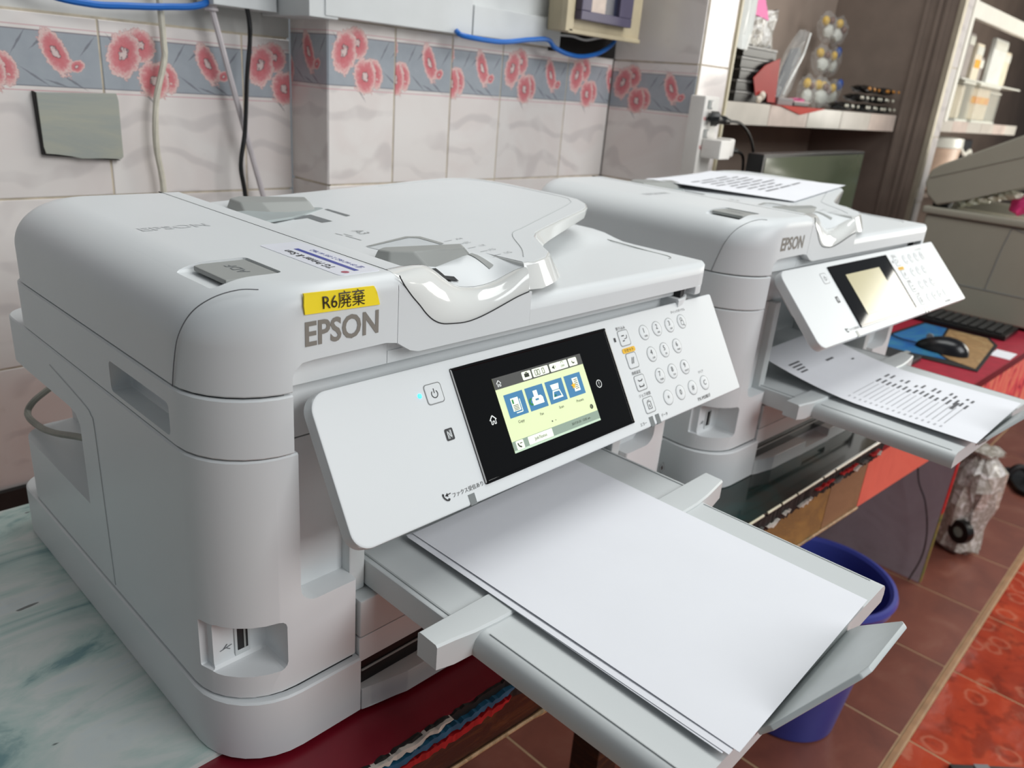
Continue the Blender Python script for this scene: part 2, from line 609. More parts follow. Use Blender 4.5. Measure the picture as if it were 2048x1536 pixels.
# shelves with tiled fronts
def shelf(name, label, x0, x1, y0, y1, z0, z1, n, mats):
    t = thing(name, label, 'shelf', (x0, y0, z0), group='tiled wall shelves')
    bm = B()
    box(bm, 0, x1 - x0, 0.006, y1 - y0, 0.001, z1 - z0)
    link('board', bm, PLASTER, t)
    wd = (x1 - x0) / n
    for k in range(n):
        bm = B()
        box(bm, k * wd + 0.0015, (k + 1) * wd - 0.0015, random.uniform(-0.001, 0.001), 0.006, 0, z1 - z0 + 0.001, 0.001, 1)
        link('tile', bm, mats[k % len(mats)], t)
    return t


SHT = [mat('shelf_tile_a', (214, 206, 194), 0.2, 0.12, 9), mat('shelf_tile_b', (222, 204, 192), 0.2, 0.14, 14), mat('shelf_tile_c', (218, 212, 200), 0.2, 0.1, 11)]
shelf('wall_shelf', 'tiled wall shelf in the left alcove above the monitor', 1.326, XB - 0.008, YP, YB, 0.445, 0.489, 5, SHT)
shelf('wall_shelf', 'bright tiled wall shelf right of the brown divider', 2.46, 3.45, 0.366, YB, 0.455, 0.488, 6, SHT)
bm = B()
box(bm, XB + 0.112, XB + 0.14, 0.342, 0.36, 0.485, 1.1, 0.002)
box(bm, XB + 0.14, 3.6, 0.342, 0.36, 0.768, 0.812, 0.002)
tag(link('trim_3', bm, mat('frame_white', (230, 226, 214), 0.4, 0.03, 20)), kind='structure')

# ---------------------------------------------------------------- floor
FZ = -0.7075


def floor_tile_mat(name, c1, c2, c3, rough, flowers):
    m = newmat(name, rough)
    g = NT(m)
    ob = g.n('ShaderNodeTexCoord').outputs['Object']
    rnd = g.n('ShaderNodeObjectInfo').outputs['Random']
    n = g.noise(ob, 9, 5, 0.6, 0.5)
    c = g.ramp(n, [(0.25, lin(c1)), (0.55, lin(c2)), (0.8, lin(c3))])
    if flowers:
        vo = g.n('ShaderNodeTexVoronoi')
        g.put(vo.inputs['Vector'], ob)
        vo.inputs['Scale'].default_value = 13
        d = g.math('ADD', vo.outputs['Distance'], g.math('MULTIPLY', g.noise(ob, 50, 2), 0.25))
        petal = g.math('MULTIPLY', g.step(d, 0.34, 0.40), g.math('SUBTRACT', 1.0, g.step(d, 0.42, 0.50)))
        c = g.mix(g.math('MULTIPLY', petal, 0.32), c, lin((214, 150, 120)))
        c = g.mix(g.math('MULTIPLY', g.step(g.noise(ob, 22, 4), 0.52, 0.66), 0.5), c, lin((110, 38, 20)))
        bu = g.n('ShaderNodeBump')
        bu.inputs['Strength'].default_value = 0.35
        bu.inputs['Distance'].default_value = 0.004
        g.put(bu.inputs['Height'], d)
        g.put(g.b.inputs['Normal'], bu.outputs[0])
    hs = g.n('ShaderNodeHueSaturation')
    g.put(hs.inputs['Value'], g.math('ADD', 0.9, g.math('MULTIPLY', rnd, 0.2)))
    g.put(hs.inputs['Color'], c)
    g.put(g.b.inputs['Base Color'], hs.outputs[0])
    return m


FT1 = floor_tile_mat('floor_tile_brown', (112, 66, 56), (132, 78, 64), (146, 98, 82), 0.35, False)
FT2 = floor_tile_mat('floor_tile_red_floral', (150, 48, 24), (186, 66, 34), (206, 92, 56), 0.14, True)
bm = B()
box(bm, -1.2, 4.2, -2.2, 0.8, FZ - 0.05, FZ - 0.0012)
fl = tag(link('floor', bm, mat('floor_grout', (196, 168, 130), 0.8, 0.1, 30)), kind='structure')


def ftile(m, x0, x1, y0, y1):
    bm = B()
    box(bm, x0, x1, y0, y1, FZ - 0.004, FZ, 0.0008, 1)
    link('tile', bm, m, fl)


for i in range(-4, 12):
    x0 = 1.025 + 0.3085 * i
    for j in range(0, 4):
        y0 = -0.205 + 0.22 * j if j else -0.205
        ftile(FT1, x0 + 0.002, x0 + 0.3065, -0.205 + 0.285 * j + 0.002, -0.205 + 0.285 * (j + 1) - 0.002)
    for j in range(0, 5):
        ftile(FT2, x0 + 0.002, x0 + 0.3065, -0.22 - 0.3085 * (j + 1) + 0.002, -0.22 - 0.3085 * j - 0.002)
bm = B()
box(bm, -1.2, 4.2, -0.2195, -0.2065, FZ - 0.004, FZ + 0.002, 0.002, 2)
tag(link('trim_4', bm, mat('nosing_tan', (170, 130, 94), 0.4, 0.15, 30)), kind='structure')

# ---------------------------------------------------------------- table
table = thing('work_table', 'long worn work table with chipped edges carrying the printers', 'table', (0, 0, 0), (0, 0, -0.033))
RED = mat('tabletop_red', (120, 16, 34), 0.35, 0.12, 18)
bm = B()
box(bm, -0.9, 2.75, -0.046, 0.5, -0.03, -0.0045, 0.002)
link('tabletop', bm, RED, table)


def streak_mat(name, cols, sc, rough, sx=1.0, sy=1.0, sz=1.0, bump=0.0, dist=1.5):
    m = newmat(name, rough)
    g = NT(m)
    ob = g.n('ShaderNodeTexCoord').outputs['Object']
    mp = g.n('ShaderNodeMapping')
    mp.inputs['Scale'].default_value = (sx, sy, sz)
    g.put(mp.inputs[0], ob)
    n = g.noise(mp.outputs[0], sc, 6, 0.65, dist)
    k = len(cols)
    c = g.ramp(n, [(0.22 + 0.56 * i / (k - 1), lin(q)) for i, q in enumerate(cols)])
    g.put(g.b.inputs['Base Color'], c)
    if bump:
        bu = g.n('ShaderNodeBump')
        bu.inputs['Strength'].default_value = bump
        bu.inputs['Distance'].default_value = 0.003
        g.put(bu.inputs['Height'], n)
        g.put(g.b.inputs['Normal'], bu.outputs[0])
    return m


# boards of the apron
WOOD = streak_mat('wood_dark_brown', [(20, 9, 6), (42, 20, 11), (30, 14, 9), (78, 46, 20), (38, 18, 10)], 9, 0.4, 1.0, 1.0, 5.0, 0.3)
OCHRE = streak_mat('wood_ochre', [(104, 80, 42), (160, 122, 66), (132, 100, 58), (178, 134, 60)], 7, 0.6, 1.0, 1.0, 2.0, 0.3)
TANW = streak_mat('wood_tan', [(120, 92, 62), (146, 110, 78), (132, 100, 70)], 7, 0.6, 1.0, 1.0, 2.0, 0.2)
SALMON = streak_mat('vinyl_salmon', [(226, 92, 78), (236, 112, 94), (222, 98, 84)], 6, 0.45)
FLORAL = streak_mat('vinyl_tulip_print', [(196, 12, 50), (240, 40, 86), (255, 150, 120), (246, 84, 96), (120, 20, 40), (236, 30, 80)], 9, 0.35, 1.6, 1.0, 0.7)


def bz(x):
    return -0.070 - 0.052 * x


for x0, x1, m in ((-0.9, 0.30, WOOD), (0.302, 0.70, WOOD), (0.702, 0.925, OCHRE), (0.927, 1.065, TANW), (1.067, 1.452, SALMON), (1.454, 1.95, FLORAL), (1.952, 2.74, FLORAL)):
    zb0, zb1 = (bz(x0), bz(x1)) if x0 < 1.4 else (-0.148, -0.15) if x0 < 1.9 else (-0.226, -0.226)
    bm = B()
    prism(bm, [(x0, zb0), (x1, zb1), (x1, -0.03), (x0, -0.03)], 'y', -0.040, -0.020)
    link('apron_board', bm, m, table)
bm = B()
tube(bm, [(x, -0.041, bz(x) + 0.0005) for x in (-0.3, -0.05, 0.1, 0.25, 0.33, 0.45, 0.7, 1.065)], [0.0018, 0.003, 0.0022, 0.0034, 0.002, 0.0026], 6)
link('apron_bead', bm, streak_mat('bead_worn', [(60, 90, 70), (150, 120, 80), (196, 160, 120), (40, 60, 50)], 40, 0.6), table)
# chipped edging: layered slivers of old paint and laminate
CH = [mat('chip_black', (18, 16, 15), 0.7), mat('chip_teal', (24, 92, 124), 0.6, 0.3, 60), mat('chip_white', (206, 200, 190), 0.7, 0.15, 60), mat('chip_red', (170, 14, 24), 0.5, 0.2, 60), mat('chip_grey', (96, 96, 92), 0.7, 0.3, 60)]


def ragged(name, m, x0, x1, z, h, y0=-0.0505, amp=0.0016, step=0.004):
    """a ragged strip of old edging along the table front"""
    bm = B()
    n = int((x1 - x0) / step)
    rows = []
    for k in range(n + 1):
        x = x0 + (x1 - x0) * k / n
        e = min(1, k / 3, (n - k) / 3)
        a = z + random.uniform(-amp, amp)
        b = a - max(h * e + random.uniform(-amp, amp), 0.0004)
        yy = y0 - random.uniform(0, 0.0015)
        rows.append([(x, -0.0455, b), (x, yy, b), (x, yy, a), (x, -0.0455, a)])
    loft(bm, rows)
    return link(name, bm, m, table, ang=20)


ragged('core_edge', CH[0], 0.0, 1.1, -0.005, 0.024, -0.0475, 0.002)
ragged('paint_layer', CH[2], 0.03, 0.165, -0.006, 0.0045)
ragged('paint_layer', CH[1], 0.06, 0.24, -0.0125, 0.0055, -0.052)
ragged('paint_layer', CH[3], 0.05, 0.232, -0.0205, 0.007, -0.053)
for x0, x1, z, h, c in ((0.25, 0.36, -0.011, 0.003, 4), (0.27, 0.31, -0.019, 0.005, 3), (0.33, 0.39, -0.016, 0.005, 3), (0.30, 0.42, -0.0255, 0.002, 2), (0.40, 0.47, -0.011, 0.003, 1), (0.45, 0.52, -0.018, 0.003, 4), (0.50, 0.60, -0.013, 0.003, 4), (0.61, 0.66, -0.022, 0.005, 3), (0.665, 0.69, -0.018, 0.005, 4),
                         (0.70, 0.735, -0.022, 0.006, 2), (0.745, 0.765, -0.018, 0.005, 2), (0.79, 0.83, -0.021, 0.005, 2), (0.84, 0.90, -0.0125, 0.003, 3), (0.895, 0.935, -0.018, 0.005, 4), (0.92, 0.985, -0.013, 0.004, 3), (0.97, 1.0, -0.02, 0.006, 2), (1.0, 1.03, -0.017, 0.006, 4), (1.03, 1.07, -0.013, 0.005, 3), (1.06, 1.08, -0.021, 0.004, 2)):
    ragged('paint_chip', CH[c], x0, x1, z, h, -0.0515)
# legs / end panels
PURP = streak_mat('panel_purple_grey', [(150, 138, 146), (182, 170, 178), (192, 182, 190), (174, 162, 170)], 5, 0.5)
ca, sa = math.cos(0.033), math.sin(0.033)
bm = B()
box(bm, 1.962, 1.98, 0.022, 0.46, FZ, -0.03)
link('end_panel', bm, PURP, table)
bm = B()
box(bm, 1.9625, 1.9795, 0.019, 0.022, FZ, -0.49)
link('panel_edge', bm, streak_mat('edge_olive', [(40, 40, 20), (150, 120, 60), (110, 120, 50), (60, 60, 30)], 25, 0.6), table)
bm = B()
box(bm, 1.9625, 1.9795, 0.019, 0.022, -0.489, -0.226)
link('panel_edge', bm, mat('edge_red', (206, 8, 20), 0.4), table)
for x in (-0.8, 0.55):
    bm = B()
    box(bm, x, x + 0.05, 0.05, 0.1, FZ, -0.03, 0.003)
    link('leg', bm, WOOD, table)
for x in (-0.8, 0.55, 2.6):
    bm = B()
    box(bm, x, x + 0.05, 0.42, 0.47, FZ, -0.03, 0.003)
    link('leg', bm, WOOD, table)


# coverings on the table
def stained_sheet():
    m = newmat('sheet_stained_white', 0.3)
    g = NT(m)
    ob = g.n('ShaderNodeTexCoord').outputs['Object']
    mp = g.n('ShaderNodeMapping')
    mp.inputs['Rotation'].default_value = (0, 0, 0.5)
    mp.inputs['Scale'].default_value = (2.2, 5.5, 1)
    g.put(mp.inputs[0], ob)
    n = g.noise(mp.outputs[0], 2.2, 6, 0.6, 1.8)
    n2 = g.noise(ob, 3.2, 2)
    blend = g.math('ADD', g.math('MULTIPLY', n, 0.75), g.math('MULTIPLY', n2, 0.25))
    c = g.ramp(blend, [(0.30, lin((196, 208, 212))), (0.42, lin((206, 212, 208))), (0.52, lin((176, 198, 192))), (0.60, lin((112, 148, 150))), (0.72, lin((84, 118, 128)))])
    v = g.noise(ob, 26, 3, 0.6)
    spot = g.step(g.noise(mp.outputs[0], 14, 2, 0.5), 0.70, 0.735)
    c = g.mix(g.math('MULTIPLY', spot, 0.85), c, lin((26, 34, 34)))
    c = g.mix(g.math('MULTIPLY', g.step(v, 0.55, 0.8), 0.25), c, lin((140, 150, 150)))
    g.put(g.b.inputs['Base Color'], c)
    return m


bm = B()
box(bm, -0.9, 0.6, 0.033, 0.497, -0.0044, 0.0)
o = link('table_sheet', bm, stained_sheet())
o.rotation_euler = (0, 0, -0.01)
tag(o, 'white laminate sheet stained blue green left of the near printer', 'sheet')
GG = newmat('glass_dark_green', 0.1)
g = NT(GG)
nn = g.noise(g.n('ShaderNodeTexCoord').outputs['Object'], 6, 5, 0.6, 1.0)
g.put(g.b.inputs['Base Color'], g.ramp(nn, [(0.3, lin((22, 24, 22))), (0.5, lin((38, 44, 40))), (0.62, lin((30, 56, 54))), (0.75, lin((66, 58, 42)))]))
gs = thing('desk_glass', 'dark green glass sheet under the second printer', 'glass sheet', (0, 0, 0), (0, 0, -0.033))
bm = B()
box(bm, 0.59, 1.47, -0.047, 0.45, -0.0043, 0.0, 0.0008, 1)
link('glass_sheet', bm, GG, gs)
bm = B()
for a, b in ((0.62, 0.69), (0.70, 0.735), (0.74, 0.78), (0.785, 0.86), (0.865, 0.9), (0.905, 1.14)):
    tube(bm, [(a, -0.0475, -0.0021), (b, -0.0475, -0.0021)], 0.0020, 6, 0)
link('polished_edge', bm, mat('glass_edge', (214, 208, 182), 0.3, 0.1, 60), gs)
bm = B()
box(bm, 1.475, 2.7, -0.05, 0.3, -0.0044, 0.0)
o = link('table_cloth', bm, mat('cloth_crimson', (158, 20, 46), 0.75, 0.12, 40))
o.rotation_euler = (0, 0, -0.033)
tag(o, 'crimson cloth under the mouse pad at the right end of the table', 'cloth')


# ---------------------------------------------------------------- the printer
def front_scoop(x0, x1, z0, z1, y1, r):
    """cutter with a rounded lower outer corner, opening towards the front"""
    bm = B()
    pts = []
    outer_left = x0 < 0.3
    cx = x0 + r if outer_left else x1 - r
    for k in range(9):
        a = (PI + k / 8 * PI / 2) if outer_left else (1.5 * PI + k / 8 * PI / 2)
        pts.append((cx + r * math.cos(a), z0 + r + r * math.sin(a)))
    if outer_left:
        pts += [(x1, z0 + 0.001), (x1, z1), (x0, z1)]
    else:
        pts += [(x1, z1), (x0, z1), (x0, z0 + 0.001)]
    prism(bm, pts, 'y', -0.05, y1)
    return cutter(bm)


PR = thing('office_printer', 'white multifunction printer in front with yellow tape label and lit menu screen', 'printer', (0, 0, 0), group='office printers on the table')

# lower housing -----------------------------------------------------------
bm = B()
slab(bm, -0.0018, 0.5688, -0.0038, 0.46, 0.0, 0.0537, (0.056, 0.056, 0.03, 0.03), 0.0014)
base = link('cassette_housing', bm, WHITE, PR)
bm = B()
box(bm, 0.1075, 0.4595, -0.05, 0.16, -0.01, 0.07)
boolean(base, cutter(bm))
bm = B()
slab(bm, 0.003, 0.564, 0.003, 0.376, 0.05, 0.3, (0.052, 0.052, 0.03, 0.03), 0.001)
core = link('seam_core', bm, DARK, PR)  # dark filler core, painted so the gaps between housing layers look shaded
bm = B()
box(bm, 0.104, 0.463, -0.05, 0.2, -0.01, 0.252)
boolean(core, cutter(bm))
bm = B()
box(bm, 0.05, 0.52, -0.05, 0.0245, 0.12, 0.32)
boolean(core, cutter(bm))
bm = B()
box(bm, -0.05, 0.06, -0.05, 0.060, 0.07, 0.125)
boolean(core, cutter(bm))
bm = B()
box(bm, -0.05, 0.06, 0.055, 0.5, 0.06, 0.247)
boolean(core, cutter(bm))
bm = B()
box(bm, -0.05, 0.03, 0.055, 0.165, 0.2505, 0.29)
boolean(core, cutter(bm))

# main body: two columns and the back
bm = B()
slab(bm, 0, 0.107, 0.002, 0.43, 0.0550, 0.2486, (0.052, 0.002, 0.002, 0.03), 0.0012)
lc = link('left_column', bm, WHITE, PR)
boolean(lc, front_scoop(0.0585, 0.2, 0.126, 0.3, 0.022, 0.014))
bm = B()
box(bm, -0.05, 0.047, -0.05, 0.036, 0.075, 0.118, 0.006, 3)
boolean(lc, cutter(bm))
bm = B()
box(bm, -0.05, 0.0065, -0.05, 0.045, 0.0765, 0.1175, 0.001, 1)
boolean(lc, cutter(bm))
bm = B()
prism(bm, [(0.241, 0.1215), (0.241, 0.196), (0.248, 0.204), (0.262, 0.206), (0.37, 0.2045), (0.5, 0.2045), (0.5, 0.1215)], 'x', -0.05, 0.05)
boolean(lc, cutter(bm))
bm = B()
slab(bm, 0.46, 0.567, 0.002, 0.43, 0.0550, 0.2486, (0.002, 0.052, 0.03, 0.002), 0.0012)
rc = link('right_column', bm, WHITE, PR)
boolean(rc, front_scoop(0.36, 0.5085, 0.126, 0.3, 0.022, 0.014))
bm = B()
box(bm, 0.106, 0.461, 0.14, 0.43, 0.055, 0.2486)
link('rear_body', bm, WHITE2, PR)
bm = B()
box(bm, 0.107, 0.122, 0.012, 0.14, 0.106, 0.2486, 0.002)
link('exit_guide', bm, WHITE2, PR)
bm = B()
box(bm, 0.445, 0.46, 0.012, 0.14, 0.106, 0.2486, 0.002)
link('exit_guide', bm, WHITE2, PR)
# side panel groove and rib lines
bm = B()
tube(bm, [(-0.0001, 0.3, 0.2315), (-0.0001, 0.226, 0.2215), (-0.0001, 0.2105, 0.216), (-0.0001, 0.2065, 0.205), (-0.0001, 0.2045, 0.13), (-0.0001, 0.2025, 0.059)], 0.0006, 6, 5)
link('panel_groove', bm, mat('groove_light', (196, 198, 198), 0.4), PR)
# USB host port
port = link('usb_port', box(B(), 0.0225, 0.0345, 0.0345, 0.0362, 0.0785, 0.1045, 0.0006), WHITE2, PR)
link('socket', box(B(), 0.0245, 0.0325, 0.0340, 0.0350, 0.0835, 0.1035), BLACK, port)
link('contact', box(B(), 0.0290, 0.0304, 0.0332, 0.0342, 0.084, 0.103), GREY, port)
bm = B()
M = frame((0.0160, 0.0354, 0.0895), (1, 0, 0), (0, 0, 1))
for a, b in (((-0.0045, -0.001), (0.0045, 0.001)), ((-0.002, -0.0004), (0.001, 0.0028)), ((0.0, 0.0), (0.003, -0.0024))):
    tube(bm, [M @ Vector((a[0], a[1], 0)), M @ Vector((b[0], b[1], 0))], 0.0003, 5, 0)
link('usb_symbol', bm, GREYD, PR)

# paper cassette and drawer fronts in the middle
bm = B()
box(bm, 0.1085, 0.4585, -0.001, 0.14, 0.0705, 0.1055, 0.002)
link('drawer_front', bm, WHITE2, PR)
bm = B()
box(bm, 0.1085, 0.4585, 0.0, 0.14, 0.046, 0.0695, 0.001)
link('drawer_rail', bm, WHITE, PR)
bm = B()
box(bm, 0.1085, 0.4585, 0.0025, 0.14, 0.022, 0.046)
link('cassette_slot_shade', bm, BLACK, PR)  # solid black block paints the shade inside the open slot
bm = B()
prism(bm, [(0.1085, -0.004), (0.118, -0.004), (0.150, -0.012), (0.230, -0.013), (0.24, -0.013), (0.33, -0.013), (0.417, -0.012), (0.449, -0.004), (0.4585, -0.004), (0.4585, 0.1), (0.1085, 0.1)], 'z', 0.0, 0.0215, 0.0012)
cas = link('cassette', bm, WHITE2, PR)
bm = B()
box(bm, 0.245, 0.322, -0.05, 0.012, 0.009, 0.05, 0.004)
boolean(cas, cutter(bm))
bm = B()
box(bm, 0.112, 0.455, 0.0008, 0.0024, 0.0345, 0.0365, 0.0004, 1)
link('cassette_rib', bm, GREY, PR)

# scanner unit ------------------------------------------------------------
bm = B()
slab(bm, 0, 0.567, 0.0, 0.386, 0.2498, 0.2918, (0.055, 0.055, 0.03, 0.03), 0.0012)
su = link('scanner_unit', bm, WHITE, PR)
bm = B()
box(bm, 0.0545, 0.5125, -0.05, 0.022, 0.2, 0.35)
boolean(su, cutter(bm))
bm = B()
box(bm, -0.05, 0.016, 0.0615, 0.160, 0.2545, 0.2785, 0.004, 3)
boolean(su, cutter(bm))

# document cover ------------------------------------------------------------
bm = B()
slab(bm, 0, 0.1385, 0.0, 0.381, 0.2930, 0.3615, (0.058, 0.001, 0.001, 0.035), 0.0012, (0.048, 0.012, 0.036, 0.011))
adf = link('feeder_cover', bm, WHITE, PR)
bm = B()
prism(bm, [(0.0545, 0.28), (0.0545, 0.3035), (0.056, 0.308), (0.0617, 0.3125), (0.07, 0.3132), (0.128, 0.3140), (0.139, 0.3120), (0.150, 0.3045), (0.158, 0.3022), (0.158, 0.28)], 'y', -0.05, 0.012)
boolean(adf, cutter(bm))
bm = B()
box(bm, 0.022, 0.0735, 0.0405, 0.0905, 0.3555, 0.4, 0.004, 3)
boolean(adf, cutter(bm))
# seam of the front-left corner piece
bm = B()
tube(bm, [(-0.0002, 0.052, 0.2935), (0.0, 0.047, 0.312), (0.0015, 0.0415, 0.330), (0.0075, 0.0345, 0.3455), (0.0175, 0.026, 0.3555), (0.03, 0.0185, 0.3603), (0.040, 0.0125, 0.3606)], 0.00035, 6, 6)
link('corner_seam', bm, SEAM, PR)
# release button
bm = B()
prism(bm, [(0.034, 0.042), (0.0722, 0.042), (0.0722, 0.0888), (0.040, 0.0888), (0.034, 0.086)], 'z', 0.3568, 0.3606, 0.0012)
bt = link('release_button', bm, GREY, PR)
bm = B()
M = frame((0.0545, 0.0655, 0.3608), (0, 1, 0), (-1, 0, 0))
text_mesh(bm, 'ADF', 0.011, M, 0.0, sx=1.1)
link('button_mark', bm, GREYD, bt, flat=True)
bm = B()
text_mesh(bm, 'EPSON', 0.017, frame((0.076, 0.205, 0.36175), (1, 0.05, 0), (-0.05, 1, 0)), 0.0003, sx=1.1)
link('embossed_lettering', bm, mat('emboss_grey', (208, 211, 212), 0.4), PR, flat=True)

# lid slab with rounded front edge, set-back lower lip
bm = B()
prof = [(0.0, 0.3022), (0.0, 0.3154), (0.0, 0.3160), (0.0008, 0.3195), (0.0030, 0.3230), (0.0065, 0.3252), (0.011, 0.3260), (0.10, 0.3262), (0.118, 0.3266), (0.132, 0.3290), (0.146, 0.3320), (0.165, 0.3335), (0.38, 0.3340), (0.381, 0.3022)]
loops = []
for x, dy in ((0.139, 0.0125), (0.2774, 0.0125), (0.2776, 0), (0.545, 0), (0.556, 0.0012), (0.5625, 0.0045), (0.566, 0.010), (0.567, 0.018)):
    loops.append([(x, max(y, dy) if y < 0.02 else y, z - (0.0012 if x > 0.566 else 0)) for y, z in prof])
loft(bm, loops)
box(bm, 0.139, 0.543, 0.012, 0.381, 0.2930, 0.3025)
lid = link('document_lid', bm, WHITE, PR, ang=40)
bm = B()
slab(bm, 0.543, 0.567, 0.0, 0.381, 0.2930, 0.3030, (0.001, 0.018, 0.02, 0.001), 0.0008)
link('lid_corner', bm, WHITE, PR)
bm = B()
tube(bm, [(0.549, 0.128, 0.3283), (0.549, 0.07, 0.3263), (0.548, 0.045, 0.3262), (0.543, 0.036, 0.3262), (0.536, 0.034, 0.3262)], 0.0006, 6, 5)
link('lid_groove', bm, GREY, PR)

# front face below the S curve
SC = [(0.1385, 0.3603), (0.1410, 0.3560), (0.1450, 0.3506), (0.1510, 0.3435), (0.1578, 0.3365), (0.1640, 0.3295), (0.1710, 0.3236), (0.1790, 0.3197), (0.1880, 0.3180), (0.2033, 0.3167), (0.2160, 0.3178), (0.2298, 0.3207), (0.2450, 0.3248), (0.2600, 0.3289), (0.2738, 0.3315)]
bm = B()
prism(bm, [(0.1385, 0.3120), (0.150, 0.3045), (0.158, 0.3022), (0.2775, 0.3022), (0.2775, 0.3315)] + [p for p in SC[::-1] if p[1] < 0.3505] + [(0.1450, 0.3505), (0.1385, 0.3505)], 'y', 0.0, 0.0118)


def fy(z):
    return 0.012 * (1 - math.sqrt(max(0, 1 - (max(z - 0.3505, 0) / 0.011) ** 2)))


for (xa, za), (xb, zb) in zip([(0.1450, 0.3505), (0.1430, 0.3533), (0.1410, 0.3560)], [(0.1430, 0.3533), (0.1410, 0.3560), (0.1386, 0.3602)]):
    poly(bm, [(0.1385, fy(za), za), (xa, fy(za), za), (xb, fy(zb), zb), (0.1385, fy(zb), zb)])
link('front_face', bm, WHITE, PR)
bm = B()
tube(bm, [(x, 0.0, z + 0.0004) for x, z in SC], 0.0005, 6, 3)
link('curve_seam', bm, DARK, PR)
bm = B()
tube(bm, [(0.1388, y, 0.3612) for y in (0.014, 0.1, 0.25, 0.379)], 0.0006, 6, 2)
link('cover_seam', bm, DARK, PR)

# glossy front of the input tray: ruled surface between S curve and dipped rim
RIM = [(0.1400, 0.016, 0.3612), (0.1500, 0.018, 0.3612), (0.1600, 0.019, 0.3611), (0.1700, 0.0195, 0.3607), (0.1790, 0.020, 0.3592), (0.1880, 0.020, 0.3545), (0.1960, 0.020, 0.3488), (0.2050, 0.020, 0.3430), (0.2150, 0.020, 0.3388), (0.2280, 0.020, 0.3368), (0.2420, 0.020, 0.3368), (0.2540, 0.019, 0.3390), (0.2640, 0.017, 0.3430), (0.2720, 0.013, 0.3475), (0.2770, 0.009, 0.3500)]
SCf = spline([(x, 0.0, z) for x, z in SC], 3)
RIf = spline(RIM, 3)


def zt(x):
    return 0.347 + (x - 0.16) * 0.052


bm = B()
rows = []
for k in range(0, 13):
    t = k / 12
    row = []
    for a, b in zip(SCf, RIf):
        y0 = 0.0006 + (0.012 * (1 - math.sqrt(max(0, 1 - min(1, (a[2] - 0.3505) / 0.011) ** 2))) if a[2] > 0.3505 else 0)
        row.append((a[0] + (b[0] - a[0]) * t, y0 + max(b[1] - y0, 0) * (1 - math.cos(t * PI / 2)), a[2] + (b[2] - a[2]) * math.sin(t * PI / 2)))
    rows.append(row)
rows.append([(x, y + 0.0018, z - 0.0002) for x, y, z in rows[-1]])
loft(bm, rows, False, False, closed=False)
link('feeder_front', bm, GLOSS, PR, ang=60)


def dip_point(b, t):
    e = math.sin(t * PI / 2) ** 1.25
    return (b[0], b[1] + 0.0016 + (0.058 - b[1]) * t, b[2] + (zt(b[0]) + 0.0005 - b[2]) * e)


def dip_z(x, y):
    b = min(RIf, key=lambda p: abs(p[0] - x))
    t = min(max((y - b[1] - 0.0016) / (0.058 - b[1]), 0), 1)
    return dip_point(b, t)[2] if t < 1 else zt(x) + 0.0005


bm = B()
loft(bm, [[dip_point(b, k / 10) for b in RIf] for k in range(11)], False, False, closed=False)
link('feed_dip', bm, WHITE, PR, ang=60)


# input tray ---------------------------------------------------------------
TOP = [(0.1500, 0.053), (0.2720, 0.0530), (0.2770, 0.0110), (0.2872, 0.0071), (0.3060, 0.0110), (0.3220, 0.0220), (0.3307, 0.0353), (0.3560, 0.0700), (0.3690, 0.0800), (0.3850, 0.0870), (0.4400, 0.1080), (0.5030, 0.1300), (0.5190, 0.1390), (0.5350, 0.1540), (0.5480, 0.1760), (0.5530, 0.2050), (0.5550, 0.3000), (0.5510, 0.3400), (0.5380, 0.3640), (0.5150, 0.3760), (0.4800, 0.3790), (0.3000, 0.3800), (0.1500, 0.3800)]
BOT = [(0.1500, 0.055), (0.2700, 0.0550), (0.2735, 0.0020), (0.2900, -0.0005), (0.3160, 0.0075), (0.3330, 0.0170), (0.3450, 0.0300), (0.3680, 0.0720), (0.3800, 0.0800), (0.3950, 0.0870), (0.4480, 0.1090), (0.5080, 0.1340), (0.5230, 0.1450), (0.5350, 0.1580), (0.5440, 0.1780), (0.5480, 0.2050), (0.5500, 0.3000), (0.5460, 0.3380), (0.5340, 0.3600), (0.5130, 0.3710), (0.4800, 0.3740), (0.3000, 0.3760), (0.1500, 0.3760)]
TH = [0.03, 0.03, 0.0200, 0.0210, 0.0215, 0.0215, 0.0205, 0.0140, 0.0125, 0.0120, 0.0110, 0.0105, 0.0105] + [0.010] * 8 + [0.024, 0.03]
cxm, cym = 0.33, 0.21


def inset(p, d):
    v = Vector((cxm - p[0], cym - p[1]))
    v.normalize()
    return (p[0] + v[0] * d, p[1] + v[1] * d)


bm = B()
l0 = [(x, y, zt(x) - h) for (x, y), h in zip(BOT, TH)]
l1 = [(x, y, zt(x) - 0.0022) for x, y in TOP]
l2 = [inset(p, 0.0006) + (zt(p[0]) - 0.0007,) for p in TOP]
l3 = [inset(p, 0.0024) + (zt(p[0]),) for p in TOP]
loft(bm, [l0, l1, l2, l3])
tray = link('input_tray', bm, GLOSS, PR, ang=30)
bm = B()
l4 = [inset(p, 0.0026) + (zt(p[0]) + 0.0001,) for p in TOP]
l5 = [inset(p, 0.0028) + (zt(p[0]) + 0.0004,) for p in TOP]
loft(bm, [l4, l5])
link('tray_surface', bm, WHITE, tray)
bm = B()
box(bm, 0.139, 0.160, 0.0165, 0.379, 0.335, 0.3608, 0.0025)
link('feed_lip', bm, WHITE, tray)
# inner border groove
bm = B()
tube(bm, [(x, y, zt(x) + 0.0004) for x, y in ((0.2900, 0.0240), (0.3100, 0.0450), (0.3450, 0.0900), (0.3800, 0.1060), (0.5050, 0.1580), (0.5300, 0.1750), (0.5410, 0.2000), (0.5440, 0.3000), (0.5350, 0.3480), (0.5000, 0.3650), (0.4000, 0.3690))], 0.0005, 6, 5)
link('border_groove', bm, mat('groove_grey', (176, 180, 180), 0.4), tray)


